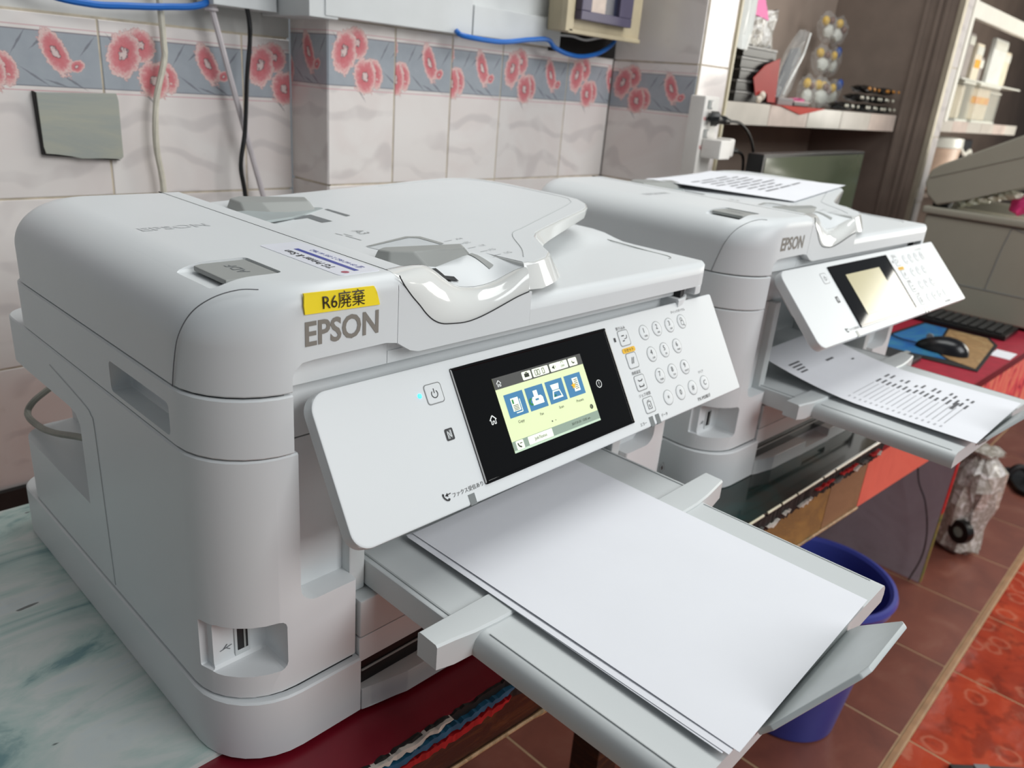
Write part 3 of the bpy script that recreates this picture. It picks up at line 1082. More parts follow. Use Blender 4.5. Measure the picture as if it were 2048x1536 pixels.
def inlay(name, pts, m, dz=0.0006):
    bm = B()
    if min(p[1] for p in pts) < 0.058 and len(pts) == 4:
        n = 8
        L = [(Vector(pts[0]).lerp(Vector(pts[3]), k / n), Vector(pts[1]).lerp(Vector(pts[2]), k / n)) for k in range(n + 1)]
        for (a, b), (c, d) in zip(L, L[1:]):
            poly(bm, [(q[0], q[1], dip_z(q[0], q[1]) + dz) for q in (a, b, d, c)])
    else:
        poly(bm, [(x, y, zt(x) + dz) for x, y in pts])
    return link(name, bm, m, tray, flat=True)


# slots of the paper guides: flat grey inlays, recess shade painted in
inlay('slot_pocket', [(0.205, 0.128), (0.2560, 0.1360), (0.2640, 0.1290), (0.2655, 0.098), (0.21, 0.090)], mat('pocket_grey', (206, 211, 213), 0.4))
inlay('slot_edge', [(0.205, 0.129), (0.2560, 0.1385), (0.2665, 0.1310), (0.2665, 0.098), (0.2615, 0.098), (0.2610, 0.127), (0.2550, 0.1330), (0.2085, 0.126)], GREY, 0.0009)
inlay('guide_slot_shade', [(0.2570, 0.0575), (0.2620, 0.0575), (0.2640, 0.0330), (0.2585, 0.0320)], GREY)
inlay('guide_slot_shade', [(0.2010, 0.0440), (0.2110, 0.0450), (0.2115, 0.0260), (0.2045, 0.0245)], DARK)
inlay('guide_slot_shade', [(0.2045, 0.0330), (0.2200, 0.0330), (0.2205, 0.0275), (0.2045, 0.0260)], DARK, 0.0008)
inlay('guide_slot_shade', [(0.2660, 0.2830), (0.2700, 0.2830), (0.2700, 0.2430), (0.2640, 0.2415)], GREYD)
inlay('guide_slot_shade', [(0.2150, 0.2660), (0.2400, 0.2680), (0.2400, 0.2300), (0.2280, 0.2300), (0.2290, 0.2560), (0.2150, 0.2560)], GREYD)
bm = B()
for x, y, L in ((0.212, 0.185, 0.010), (0.217, 0.179, 0.012), (0.214, 0.172, 0.022)):
    poly(bm, [(x, y, zt(x) + 0.0007), (x + 0.0012, y - L, zt(x) + 0.0007), (x + 0.0022, y - L, zt(x) + 0.0007), (x + 0.001, y, zt(x) + 0.0007)])
text_mesh(bm, 'A3', 0.015, frame((0.234, 0.176, zt(0.234) + 0.0009), (0, -1, 0), (1, 0, 0)))
for k, s in enumerate(('A4', 'B5', 'LT', 'A5', 'LG')):
    y = 0.104 - k * 0.0155
    text_mesh(bm, s, 0.0065, frame((0.290 - (0.004 if k % 2 else 0), y, zt(0.29) + 0.0009), (1, 0, 0), (0, 1, 0)))
    poly(bm, [(0.272, y - 0.0004, zt(0.272) + 0.0007), (0.281, y - 0.0004, zt(0.281) + 0.0007), (0.281, y + 0.0004, zt(0.281) + 0.0007), (0.272, y + 0.0004, zt(0.272) + 0.0007)])
link('size_marks', bm, mat('mark_grey', (170, 173, 173), 0.5), tray, flat=True)


# sliding paper guides
def guide(base, top, name='paper_guide'):
    bm = B()
    n = len(base)
    v = [bm.verts.new(p) for p in base + top]
    bm.faces.new(v[:n][::-1])
    bm.faces.new(v[n:])
    for i in range(n):
        bm.faces.new((v[i], v[(i + 1) % n], v[n + (i + 1) % n], v[n + i]))
    bmesh.ops.bevel(bm, geom=list(bm.edges), offset=0.0018, segments=2, profile=0.5, affect='EDGES')
    return link(name, bm, GREY, PR)


guide([(0.181, 0.090, 0.345), (0.181, 0.066, 0.345), (0.2077, 0.0455, 0.346), (0.2635, 0.0600, 0.3515), (0.2645, 0.0660, 0.3515), (0.195, 0.094, 0.347)],
      [(0.185, 0.0865, 0.3575), (0.1885, 0.0750, 0.3580), (0.202, 0.0625, 0.3592), (0.2450, 0.0490, 0.3610), (0.2528, 0.0625, 0.3615), (0.193, 0.0890, 0.3587)])
guide([(0.190, 0.345, 0.346), (0.182, 0.285, 0.346), (0.205, 0.272, 0.348), (0.258, 0.284, 0.351), (0.265, 0.308, 0.351), (0.210, 0.352, 0.348)],
      [(0.195, 0.345, 0.3580), (0.192, 0.318, 0.3585), (0.208, 0.306, 0.3592), (0.252, 0.290, 0.3615), (0.2603, 0.3097, 0.3620), (0.2069, 0.348, 0.3594)])
bm = B()
prism(bm, [(0.176, 0.2460), (0.214, 0.2575), (0.276, 0.2920), (0.246, 0.305), (0.176, 0.300)], 'z', 0.3505, 0.3530, 0.0006)
link('guide_foot', bm, mat('guide_foot_grey', (166, 174, 174), 0.45), PR)

# lettering on the front
bm = B()
text_mesh(bm, 'EPSON', 0.0225, frame((0.0925, -0.0003, 0.3302), (1, 0, 0), (0, 0, 1)), 0.00055, sx=0.86)
link('front_lettering', bm, BRAND, PR, flat=True)

# output tray ---------------------------------------------------------------
ot = thing('output_tray', None, None)
ot.parent = PR
bm = B()
box(bm, 0.1225, 0.4445, -0.088, 0.10, 0.1075, 0.131, 0.002)
link('tray_base', bm, WHITE2, ot)
RIBM = mat('rib_grey', (178, 182, 182), 0.4)
for b_ in ((0.127, 0.1285, -0.082, 0.06, 0.131, 0.1318), (0.4385, 0.440, -0.082, 0.06, 0.131, 0.1318), (0.1355, 0.1362, -0.276, -0.114, 0.1310, 0.1314), (0.4225, 0.4232, -0.272, -0.114, 0.1310, 0.1314)):
    link('tray_rib', box(B(), *b_), RIBM, ot)
bm = B()
loops = []
for x, zb, yf in ((0.0970, 0.114, -0.1025), (0.112, 0.112, -0.1045), (0.128, 0.114, -0.1075), (0.150, 0.1185, -0.1095), (0.283, 0.1195, -0.113), (0.414, 0.1185, -0.1125), (0.436, 0.114, -0.1105), (0.452, 0.112, -0.108), (0.4765, 0.114, -0.104)):
    loops.append([(x, yf, zb), (x, yf, 0.1325), (x, yf + 0.0015, 0.1342), (x, -0.0845, 0.1346), (x, -0.0825, 0.1330), (x, -0.0825, zb)])
loft(bm, loops)
link('tray_lip', bm, WHITE2, ot, ang=40)
bm = B()
prism(bm, [(0.128, 0.112), (0.1265, 0.119), (0.1285, 0.126), (0.1325, 0.130), (0.138, 0.1310), (0.421, 0.1310), (0.4265, 0.130), (0.4305, 0.126), (0.4325, 0.119), (0.431, 0.112)], 'y', -0.2825, -0.10)
ex = link('tray_extension', bm, WHITE2, ot, ang=40)
bm = B()
prism(bm, [(0.206, 0), (0.352, 0), (0.352, 0.012), (0.318, 0.064), (0.311, 0.068), (0.249, 0.068), (0.242, 0.064), (0.206, 0.012)], 'z', -0.002, 0.002, 0.001)
fp = link('paper_stop', bm, mat('stop_grey', (196, 202, 202), 0.35), ot, loc=(0, -0.2835, 0.1225), rot=(math.radians(128), 0, 0))

# control panel -----------------------------------------------------------
A0 = math.radians(58.82)
cp = thing('control_panel', None, None, (0.0659, 0.0033, 0.2885), (A0, 0, 0))
cp.parent = PR
bm = B()


def ploop(i, z):
    return [(x, y, z) for x, y in rrect(i, 0.517 - i, -0.1105 + i, -i, (0.014, 0.0025, 0.0025, 0.014))]


loft(bm, [ploop(0.004, -0.013), ploop(0.0012, -0.0125), ploop(0, -0.0108), ploop(0, -0.0016), ploop(0.0005, -0.0005), ploop(0.0017, 0.0)])
pb = link('panel_board', bm, WHITE, cp)
bm = B()
box(bm, 0.03, 0.487, -0.055, -0.004, -0.03, -0.012, 0.003)
link('panel_hinge', bm, WHITE2, cp)
bm = B()
loft(bm, [[(x, y, z) for x, y in rrect(0.1225 + i, 0.3185 - i, -0.1005 + i, -0.0075 - i, (0.0015,) * 4, 3)] for i, z in ((0, -0.001), (0, 0.0010), (0.0008, 0.0013), (0.002, 0.0013), (0.0024, 0.0006))])
link('display_glass', bm, GLASS, cp)


def prect(bm, u0, v0, u1, v1, z, r=0.0, lean=0.0):
    pts = rrect(u0 / 1000, u1 / 1000, -v1 / 1000, -v0 / 1000, (r / 1000,) * 4, 4) if r else [(u0 / 1000, -v1 / 1000), (u1 / 1000, -v1 / 1000), (u1 / 1000, -v0 / 1000), (u0 / 1000, -v0 / 1000)]
    poly(bm, [(x, y, z) for x, y in pts])


def ppoly(bm, pts, z):
    poly(bm, [(u / 1000, -v / 1000, z) for u, v in pts])


def ptext(bm, s, u, v, size, z=0.0003, **k):
    text_mesh(bm, s, size / 1000, Matrix.Translation((u / 1000, -v / 1000, z)), **k)


def pline(bm, pts, wd, z):
    for (a, b), (c, d) in zip(pts, pts[1:]):
        L = math.hypot(c - a, d - b)
        nx, ny = -(d - b) / L * wd / 2, (c - a) / L * wd / 2
        ppoly(bm, [(a + nx, b + ny), (c + nx, d + ny), (c - nx, d - ny), (a - nx, b - ny)], z)


def parc(bm, u, v, r, a0, a1, wd, z, n=14):
    pts = [(u + r * math.cos(a0 + (a1 - a0) * k / n), v + r * math.sin(a0 + (a1 - a0) * k / n)) for k in range(n + 1)]
    pline(bm, pts, wd, z)


# menu screen
bm = B()
prect(bm, 161, 24, 272.5, 86.5, 0.0010)
scr = link('menu_screen', bm, UI_BG, cp, flat=True)
Z1, Z2, Z3 = 0.00115, 0.0013, 0.00145
bm = B()
prect(bm, 161, 24, 272.5, 33.6, Z1)
link('screen_header', bm, UI_BAR, cp, flat=True)
bm = B()
prect(bm, 161, 77.2, 272.5, 84.6, Z1)
link('screen_footer', bm, UI_FOOT, cp, flat=True)
bm = B()
prect(bm, 161, 84.6, 272.5, 86.5, Z1)
link('screen_footer', bm, mat('screen_mint', (186, 206, 184), 0.2, 0.01, 20, emit=0.45), cp, flat=True)
for k, u in enumerate((167.4, 192.2, 217.4, 242.4)):
    bm = B()
    prect(bm, u, 39.4, u + 22, 59, Z1)
    link('menu_tile', bm, UI_BLUE, cp, flat=True)
bm = B()
for u0, u1 in ((194.3, 205.2), (207, 227.2), (229.3, 252.6), (254.3, 265.6)):
    prect(bm, u0, 25.6, u1, 32.6, Z2, 1.0)
prect(bm, 164.6, 77.6, 173.4, 84.8, Z2, 1.0)
prect(bm, 179, 77.6, 209, 84.4, Z2, 0.6)
# icon bodies
prect(bm, 173.2, 43.6, 182.0, 54.6, Z2)
pline(bm, [(183.4, 45.6), (183.4, 56.2), (176, 56.2)], 0.8, Z2)
prect(bm, 200.5, 43, 205.5, 48.4, Z2)
ppoly(bm, [(198.5, 48), (208.5, 48), (210.5, 50), (210.5, 55), (197, 55), (197, 50)], Z2)
ppoly(bm, [(222.8, 43), (233.6, 43), (232.4, 47.8), (224, 47.8)], Z2)
ppoly(bm, [(223.8, 48.4), (232.8, 48.4), (235, 55.6), (221.6, 55.6)], Z2)
prect(bm, 251.5, 43, 259, 55, Z2)
link('screen_icons', bm, UI_WHITE, cp, flat=True)['kind'] = 'stuff'
bm = B()
ppoly(bm, [(225, 49.5), (231.8, 49.5), (233.2, 54), (223.4, 54)], Z3)
prect(bm, 201, 50, 205, 51.6, Z3)
link('icon_blue', bm, UI_BLUE, cp, flat=True)
bm = B()
parc(bm, 196.2, 51.5, 2.4, 1.2, 5.0, 1.6, Z3, 8)
prect(bm, 174.4, 44.8, 176.2, 48.4, Z3)
prect(bm, 224.2, 51.8, 227, 53.6, Z3)
link('icon_green', bm, UI_GREEN, cp, flat=True)
bm = B()
ppoly(bm, [(251.4 + (3.4 if k % 2 == 0 else 1.5) * math.sin(k * PI / 5), 49.5 - (3.4 if k % 2 == 0 else 1.5) * math.cos(k * PI / 5)) for k in range(10)], Z3 + 0.0001)
link('icon_star', bm, UI_GOLD, cp, flat=True)
bm = B()
for q in range(4):
    prect(bm, 174.4, 49.6 + q * 1.25, 180.6, 50.1 + q * 1.25, Z3)
for q in range(6):
    prect(bm, 253.4, 44.4 + q * 1.6, 257.8, 45.0 + q * 1.6, Z3)
for s, u, v in (('Copy', 178.2, 63.6), ('Fax', 203.3, 63.6), ('Scan', 228.6, 63.6), ('Presets', 254, 63.6)):
    ptext(bm, s, u, v, 3.3, Z2)
ptext(bm, 'Job/Status', 194, 81, 3.7, Z3)
ptext(bm, '2017.01.01  12:02 am', 247, 81, 2.9, Z2)
parc(bm, 212.6, 72.4, 0.4, 0, 2 * PI, 0.8, Z2, 8)
parc(bm, 217, 72.4, 0.25, 0, 2 * PI, 0.5, Z2, 8)
parc(bm, 266, 72.2, 1.6, 0, 2 * PI, 1.1, Z2)
pline(bm, [(264.8, 72.2), (267, 72.2)], 0.6, Z2)
pline(bm, [(266.2, 71.2), (267.2, 72.2), (266.2, 73.2)], 0.5, Z2)
# status bar glyphs
prect(bm, 197, 27.4, 202.6, 30.6, Z3)
prect(bm, 198.4, 26.4, 201.2, 27.2, Z3)
for u in (210, 213.4, 219.2):
    pline(bm, [(u, 27), (u, 31.4), (u + 2.4, 31.4), (u + 2.4, 27), (u, 27)], 0.55, Z3)
ppoly(bm, [(232, 28.4), (233.2, 28.4), (234.8, 27), (234.8, 31.2), (233.2, 29.8), (232, 29.8)], Z3)
parc(bm, 235, 29, 1.4, -0.9, 0.9, 0.4, Z3, 6)
ptext(bm, 'OFF', 245.8, 30.2, 3.0, Z3)
parc(bm, 245.8, 27.6, 1.6, PI, 2 * PI, 0.4, Z3, 6)
parc(bm, 260.4, 28.9, 1.5, 0.5, 3.6, 1.1, Z3, 8)
pline(bm, [(166.6, 79.4), (167.4, 82), (170, 83.2)], 1.2, Z3)
pline(bm, [(168.8, 80), (171.6, 80)], 0.7, Z3)
link('screen_lettering', bm, UI_INK, cp, flat=True)


def house(bm, u, v, s, z):
    pline(bm, [(u - s, v), (u, v - s), (u + s, v)], s * 0.26, z)
    pline(bm, [(u - s * 0.68, v - 0.1 * s), (u - s * 0.68, v + s * 0.9), (u - s * 0.24, v + s * 0.9), (u - s * 0.24, v + s * 0.25), (u + s * 0.24, v + s * 0.25), (u + s * 0.24, v + s * 0.9), (u + s * 0.68, v + s * 0.9), (u + s * 0.68, v - 0.1 * s)], s * 0.2, z)


bm = B()
house(bm, 166.6, 29.2, 2.6, Z2)
house(bm, 149.2, 55.4, 3.6, Z1)
parc(bm, 285.4, 55.2, 3.4, 0, 2 * PI, 0.7, Z1, 24)
ptext(bm, '?', 285.4, 55.3, 5.4, Z1)
link('touch_symbols', bm, mat('symbol_white', (228, 230, 228), 0.3, 0.01, 20, emit=0.25), cp, flat=True)

# keys
ring = mat('key_ring_grey', (128, 130, 130), 0.5)


def key_mesh(rr):
    bm = B()
    return bm


first = None
for s, u, v in (('1', 376.2, 21.6), ('2', 399, 21.4), ('3', 422, 21.4), ('q', 445.4, 21.2), ('4', 377.6, 44.4), ('5', 400.4, 44.2), ('6', 423.6, 44.2), ('7', 379.6, 67.2), ('8', 402.4, 67.2), ('9', 425.6, 67.4), ('*', 381.6, 90.4), ('0', 404.2, 90.3), ('#', 427.4, 90.3), ('C', 451.2, 90.1)):
    if first is None:
        bm = B()
        lathe(bm, [(0.0073, 0.0), (0.0073, 0.0002), (0.0068, 0.0005), (0.005, 0.0006)], 0, 0, 24, True, True)
        first = link('round_key', bm, WHITE, cp)
        bm = B()
        lathe(bm, [(0.0073, 0.0002), (0.0078, 0.0002), (0.0078, 0.0001), (0.0073, 0.0001)], 0, 0, 24, False, False)
        rg = link('key_ring', bm, ring, cp)
        k, r2 = first, rg
    else:
        k, r2 = first.copy(), rg.copy()
        COL.objects.link(k)
        COL.objects.link(r2)
        k.parent = cp
        r2.parent = cp
    k.location = (u / 1000, -v / 1000, 0)
    r2.location = (u / 1000, -v / 1000, 0)
first = None
for u, v in ((342.8, 21.4), (344.4, 44.4), (346.0, 67.2), (348.2, 90.2), (101.8, 22.4)):
    if first is None:
        bm = B()
        loft(bm, [[(x, y, z) for x, y in rrect(-0.0076 + i, 0.0076 - i, -0.0072 + i, 0.0072 - i, (0.0022,) * 4, 4)] for i, z in ((0, 0.0), (0, 0.0002), (0.0006, 0.0006))])
        first = link('square_key', bm, WHITE, cp)
        bm = B()
        loft(bm, [[(x, y, 0.0002) for x, y in rrect(-0.0083 + i, 0.0083 - i, -0.0079 + i, 0.0079 - i, (0.0026,) * 4, 4)] for i in (0, 0.0008)], False, False)
        rg = link('key_ring', bm, ring, cp)
        k, r2 = first, rg
    else:
        k, r2 = first.copy(), rg.copy()
        COL.objects.link(k)
        COL.objects.link(r2)
        k.parent = cp
        r2.parent = cp
    k.location = (u / 1000, -v / 1000, 0)
    r2.location = (u / 1000, -v / 1000, 0)
ZK = 0.0008
bm = B()
for s, sub, u, v in (('1', 'WEB', 376.2, 21.6), ('2', 'ABC', 399, 21.4), ('3', 'DEF', 422, 21.4), ('4', 'GHI', 377.6, 44.4), ('5', 'JKL', 400.4, 44.2), ('6', 'MNO', 423.6, 44.2), ('7', 'PQRS', 379.6, 67.2), ('8', 'TUV', 402.4, 67.2), ('9', 'WXYZ', 425.6, 67.4)):
    ptext(bm, s, u - 0.4, v - 1.8, 7.2, ZK)
    ptext(bm, sub, u + 1, v + 3.9, 2.6, ZK)
for s, u, v in (('*', 381.6, 91.4), ('0', 404.2, 90.3), ('#', 427.4, 90.3), ('C', 451.2, 90.1)):
    ptext(bm, s, u, v, 7.5, ZK)
parc(bm, 445.4, 22.6, 2.6, 0, 2 * PI, 0.5, ZK)
parc(bm, 444.6, 18.8, 1.7, 0, 2 * PI, 0.5, ZK)
pline(bm, [(447, 24.6), (448.8, 26.4)], 0.7, ZK)
for s, u, v, z in (('割り込み', 341.6, 11.6, 3.7), ('用紙設定', 344.4, 56.8, 3.7), ('ジョブ/状態', 346.6, 79.6, 3.7), ('クイックダイヤル', 444.4, 9.6, 3.4), ('クリア', 450.6, 78, 3.4), ('エラー', 331, 105.3, 3.7), ('データ', 367, 104.8, 3.7), ('PX-M5081F', 442.4, 104.4, 5.2)):
    ptext(bm, s, u, v, z)
ptext(bm, 'ファクス受信あり', 105.2, 98.6, 4.05)
prect(bm, 326.8, 19, 329.6, 23, 0.0003)
# key glyphs
pline(bm, [(338.8, 19), (343, 19)], 1.0, ZK)
pline(bm, [(338.8, 24), (342, 24)], 1.0, ZK)
pline(bm, [(342, 22.4), (346, 22), (347, 19)], 0.7, ZK)
pline(bm, [(342, 47.4), (344.6, 41.4)], 0.9, ZK)
pline(bm, [(344.4, 47.4), (347, 41.4)], 0.9, ZK)
pline(bm, [(342.6, 64), (344, 65.4), (348, 65.4), (349.4, 64)], 1.0, ZK)
pline(bm, [(342.6, 69), (342.6, 71), (349.4, 71), (349.4, 69)], 1.0, ZK)
pline(bm, [(345.4, 87), (351, 87), (351, 94), (345.4, 94), (345.4, 87)], 0.6, ZK)
pline(bm, [(346, 86), (349.6, 85.6)], 0.5, ZK)
pline(bm, [(348.2, 89.6), (348.2, 92.6)], 0.9, ZK)
parc(bm, 101.8, 22.8, 2.9, -PI / 2 + 0.7, 1.5 * PI - 0.7, 0.7, ZK)
pline(bm, [(101.8, 18.6), (101.8, 22.2)], 0.7, ZK)
# handset with arrow
pline(bm, [(81.0, 95.4), (81.4, 97.6), (83.4, 100), (85.6, 100.6)], 1.3, 0.0003)
pline(bm, [(80.6, 95), (82, 95.8)], 1.4, 0.0003)
pline(bm, [(85, 99.4), (86.4, 100.4)], 1.4, 0.0003)
pline(bm, [(83.6, 96.6), (88.4, 96.0)], 0.7, 0.0003)
ppoly(bm, [(82.8, 96.7), (85.4, 94.9), (85.6, 97.9)], 0.0003)
# contactless mark
prect(bm, 100.2, 50.4, 108.0, 59.6, 0.0003, 1.2)
link('panel_lettering', bm, INK, cp, flat=True)['kind'] = 'stuff'
bm = B()
pline(bm, [(102.2, 58.2), (102.2, 52), (105.6, 58), (105.6, 51.8)], 0.8, 0.0005)
pline(bm, [(103.4, 58.4), (103.4, 54.6)], 0.4, 0.0005)
pline(bm, [(104.6, 51.6), (104.6, 55.2)], 0.4, 0.0005)
link('contactless_mark', bm, WHITE, cp, flat=True)
bm = B()
prect(bm, 333.6, 31.2, 354.4, 36.2, 0.0003, 2.2)
link('reset_badge', bm, AMBER, cp, flat=True)
bm = B()
ptext(bm, 'リセット', 344, 33.8, 3.9, 0.0005)
link('reset_lettering', bm, INK, cp, flat=True)
for u, v in ((344.6, 105.4), (355.0, 105.4), (106.4, 106.6)):
    bm = B()
    box(bm, (u - 3.2) / 1000, (u + 3.2) / 1000, -0.1108, -(v - 4.2) / 1000, -0.004, 0.0003)
    link('indicator_window', bm, mat('indicator_smoke', (128, 132, 132), 0.25), cp)
bm = B()
lathe(bm, [(0.0019, 0.0), (0.0019, 0.0003), (0.0012, 0.0008), (0.0004, 0.0010)], 0.0883, -0.0214, 14, True, True)
led = link('power_light', bm, LED, cp)
# small sheet icon on the right column
bm = B()
M = frame((0.538, 0.0014, 0.085), (1, 0, 0.55), (-0.3, 0, 1))
for a, b, c, d in ((-0.0045, 0.006, 0.0045, 0.0055), (-0.0045, -0.006, 0.0045, -0.0055), (-0.0045, -0.006, -0.004, 0.006), (0.004, -0.006, 0.0045, 0.006), (-0.002, -0.003, 0.002, 0.003)):
    poly(bm, [M @ Vector(p) for p in ((a, b, 0), (c, b, 0), (c, d, 0), (a, d, 0))])
link('sheet_icon', bm, INK, PR, flat=True)

# ---- second printer: a copy of the same machine -------------------------
PR2 = copy_tree(PR)
PR2.location = (0.6695, 0.003, 0)
PR2.rotation_euler = (0, 0, -0.0491)
PR2['label'] = 'white multifunction printer behind, with a printed sheet on its feeder tray'
for o in list(PR2.children):
    if o.name.startswith('output_tray'):
        o.location = (-0.016, 0.042, 0.0)
    if o.name.startswith('control_panel'):
        o.rotation_euler = (math.radians(46.4), 0, 0)
        o.location = (0.0659, -0.0022, 0.2980)
        for q in list(o.children):
            nm = q.name.split('.')[0]
            if nm in ('menu_tile', 'screen_icons', 'icon_blue', 'icon_green', 'icon_star', 'screen_lettering', 'screen_header', 'screen_footer', 'power_light', 'touch_symbols'):
                bpy.data.objects.remove(q)
            elif nm == 'menu_screen':
                q.data = q.data.copy()
                q.data.materials[0] = UI_DIM

# yellow tape label and shop sticker: on the near printer only
tp = thing('tape_label', 'yellow tape label lettered in black on the near printer', 'label')
bm = B()


def ty(z):
    return 0.012 * (1 - math.sqrt(1 - min(max((z - 0.3505) / 0.011, 0), 0.95) ** 2))


TA = [(0.0635, 0.3445), (0.0628, 0.3505), (0.0632, 0.3535), (0.0640, 0.3560), (0.0643, 0.3574)]
TB = [(0.1215, 0.3430), (0.1198, 0.3490), (0.1189, 0.3520), (0.1181, 0.3545), (0.1175, 0.3560)]
loft(bm, [[(x, ty(z) - 0.0011, z) for x, z in TA + TB[::-1]], [(x, ty(z) + 0.0002, z) for x, z in TA + TB[::-1]]], True, True)
link('tape', bm, YELLOW, tp)
bm = B()
text_mesh(bm, 'R6廃棄', 0.0118, frame((0.0925, -0.0002, 0.3497), (1, 0, -0.02), (0.02, 0.06, 1)), 0.0, sx=0.92)
for v in bm.verts:
    v.co.y = ty(v.co.z) - 0.0014
link('tape_lettering', bm, mat('tape_ink', (40, 26, 8), 0.5), tp, flat=True)
sk = thing('shop_sticker', 'long white shop sticker with a blue stripe on the near printer lid', 'sticker')
bm = B()
prism(bm, [(x, y) for x, y in rrect(0.1005, 0.1345, 0.0150, 0.1200, (0.004,) * 4, 4)], 'z', 0.3615, 0.3618)
link('sticker_film', bm, STICK, sk)
bm = B()
poly(bm, [(0.1165, 0.0215, 0.3619), (0.1205, 0.0215, 0.3619), (0.1205, 0.0980, 0.3619), (0.1165, 0.0980, 0.3619)])
text_mesh(bm, '☎ 09 447 862 7, 095 44 7862', 0.0060, frame((0.1268, 0.058, 0.3619), (0, 1, 0), (-1, 0, 0)), 0.0, sx=0.86)
link('sticker_stripe', bm, STICKB, sk, flat=True)
bm = B()
text_mesh(bm, 'TG Printer & Scan', 0.0090, frame((0.1090, 0.066, 0.3619), (0, 1, 0), (-1, 0, 0)), 0.0002, sx=0.92)
link('sticker_lettering', bm, INK, sk, flat=True)
bm = B()
lathe(bm, [(0.0028, 0.36185), (0.0028, 0.3620)], 0.1090, 0.0215, 16, True, True)
link('sticker_emblem', bm, mat('emblem_red', (176, 96, 110), 0.5), sk)


# ---------------------------------------------------------------- sheets of paper
def sheet(name, label, fn, nu, nv, group=None, lines=None, th=0.0003):
    """fn(s,t) -> point; s across, t along; solid thin sheet"""
    t = thing(name, label, 'paper', group=group)
    bm = B()
    top = [[bm.verts.new(fn(i / nu, j / nv)) for j in range(nv + 1)] for i in range(nu + 1)]
    bot = [[bm.verts.new(Vector(fn(i / nu, j / nv)) - Vector((0, 0, th))) for j in range(nv + 1)] for i in range(nu + 1)]
    for i in range(nu):
        for j in range(nv):
            bm.faces.new((top[i][j], top[i + 1][j], top[i + 1][j + 1], top[i][j + 1]))
            bm.faces.new((bot[i][j], bot[i][j + 1], bot[i + 1][j + 1], bot[i + 1][j]))
    rim = [(i, 0) for i in range(nu)] + [(nu, j) for j in range(nv)] + [(i, nv) for i in range(nu, 0, -1)] + [(0, j) for j in range(nv, 0, -1)]
    for a, b in zip(rim, rim[1:] + rim[:1]):
        bm.faces.new((top[a[0]][a[1]], bot[a[0]][a[1]], bot[b[0]][b[1]], top[b[0]][b[1]]))
    link('page', bm, PAPER, t, ang=60)
    for nm, m, segs in lines or []:
        bm = B()
        for s0, t0, s1, t1 in segs:
            n = 3
            for k in range(n):
                a, b = s0 + (s1 - s0) * k / n, s0 + (s1 - s0) * (k + 1) / n
                poly(bm, [Vector(fn(*q)) + Vector((0, 0, 0.0004)) for q in ((a, t0), (b, t0), (b, t1), (a, t1))])
        link(nm, bm, m, t, flat=True)['kind'] = 'stuff'
    return t


def flat_fn(bl, br, fl_, fr, z, lift=0.0):
    def fn(s, t):
        x = (bl[0] * (1 - s) + br[0] * s) * (1 - t) + (fl_[0] * (1 - s) + fr[0] * s) * t
        y = (bl[1] * (1 - s) + br[1] * s) * (1 - t) + (fl_[1] * (1 - s) + fr[1] * s) * t
        return (x, y, z + lift * math.sin(t * PI) * (1 - s) ** 2)
    return fn


sheet('paper_sheet', 'blank white sheet lying uppermost on the near output tray', flat_fn((0.1700, 0.012), (0.3860, 0.016), (0.1685, -0.2882), (0.3838, -0.2828), 0.1368, 0.0008), 6, 10)
sheet('paper_sheet', 'second blank sheet peeping out left of the uppermost one', flat_fn((0.1640, 0.012), (0.380, 0.012), (0.1630, -0.2845), (0.378, -0.280), 0.1360), 2, 2)
sheet('paper_sheet', 'lowest blank sheet of the near output tray stack, barely showing', flat_fn((0.1655, 0.015), (0.381, 0.012), (0.1615, -0.2810), (0.377, -0.281), 0.1354), 2, 2)

M2 = Matrix.Translation((0.6695, 0.003, 0)) @ Matrix.Rotation(-0.0491, 4, 'Z')


def fn2(s, t):
    x = 0.146 + 0.212 * s + 0.010 * (1 - t) * (0.5 - s)
    y = 0.048 - 0.298 * t + 0.008 * s
    z = 0.1362 + 0.024 * max(0.0, 1 - t / 0.52) ** 1.6 + 0.003 * t * t
    return tuple(M2 @ Vector((x, y, z)))


segA, segB = [], []
for k in range(17):
    t = 0.45 + k * 0.0245
    segB.append((0.08, t, 0.11, t + 0.008))
    segB.append((0.16, t, 0.52, t + 0.0045))
    a = 0.54 + random.uniform(-0.02, 0.03)
    segA.append((a, t, a + random.uniform(0.06, 0.12), t + 0.010))
    if k % 3 != 2:
        segA.append((a + 0.16, t, a + 0.16 + random.uniform(0.03, 0.09), t + 0.010))
for k in range(4):
    segA.append((0.1, 0.14 + k * 0.022, 0.26 - 0.02 * k, 0.15 + k * 0.022))
segA += [(0.52, 0.20, 0.64, 0.212), (0.78, 0.26, 0.82, 0.27), (0.46, 0.80, 0.62, 0.815)]
sheet('paper_sheet', 'printed sheet with list of text lines on the rear printer output tray', fn2, 6, 16, lines=[('printed_lines', mat('print_mid', (96, 96, 100), 0.7), segA), ('printed_lines', mat('print_faint', (188, 188, 192), 0.7), segB)])


def fn3(s, t):
    x = (0.225 * (1 - s) + 0.300 * s) + t * 0.245 - 0.0
    y = (0.338 * (1 - s) + 0.112 * s) + t * 0.035
    return tuple(M2 @ Vector((x, y, zt(x) + 0.0030 + 0.008 * (1 - t) ** 3 * (1 - s))))


segA = []
for k in range(9):
    s = 0.22 + k * 0.062
    t0 = random.uniform(0.18, 0.3)
    for q in range(3):
        t1 = t0 + random.uniform(0.1, 0.24)
        segA.append((s, t0, s + 0.018, min(t1, 0.86)))
        t0 = t1 + 0.03
        if t0 > 0.72:
            break
sheet('paper_sheet', 'printed sheet fed into the top tray of the rear printer', fn3, 4, 4, lines=[('printed_lines', mat('print_mid', (96, 96, 100), 0.7), segA)])

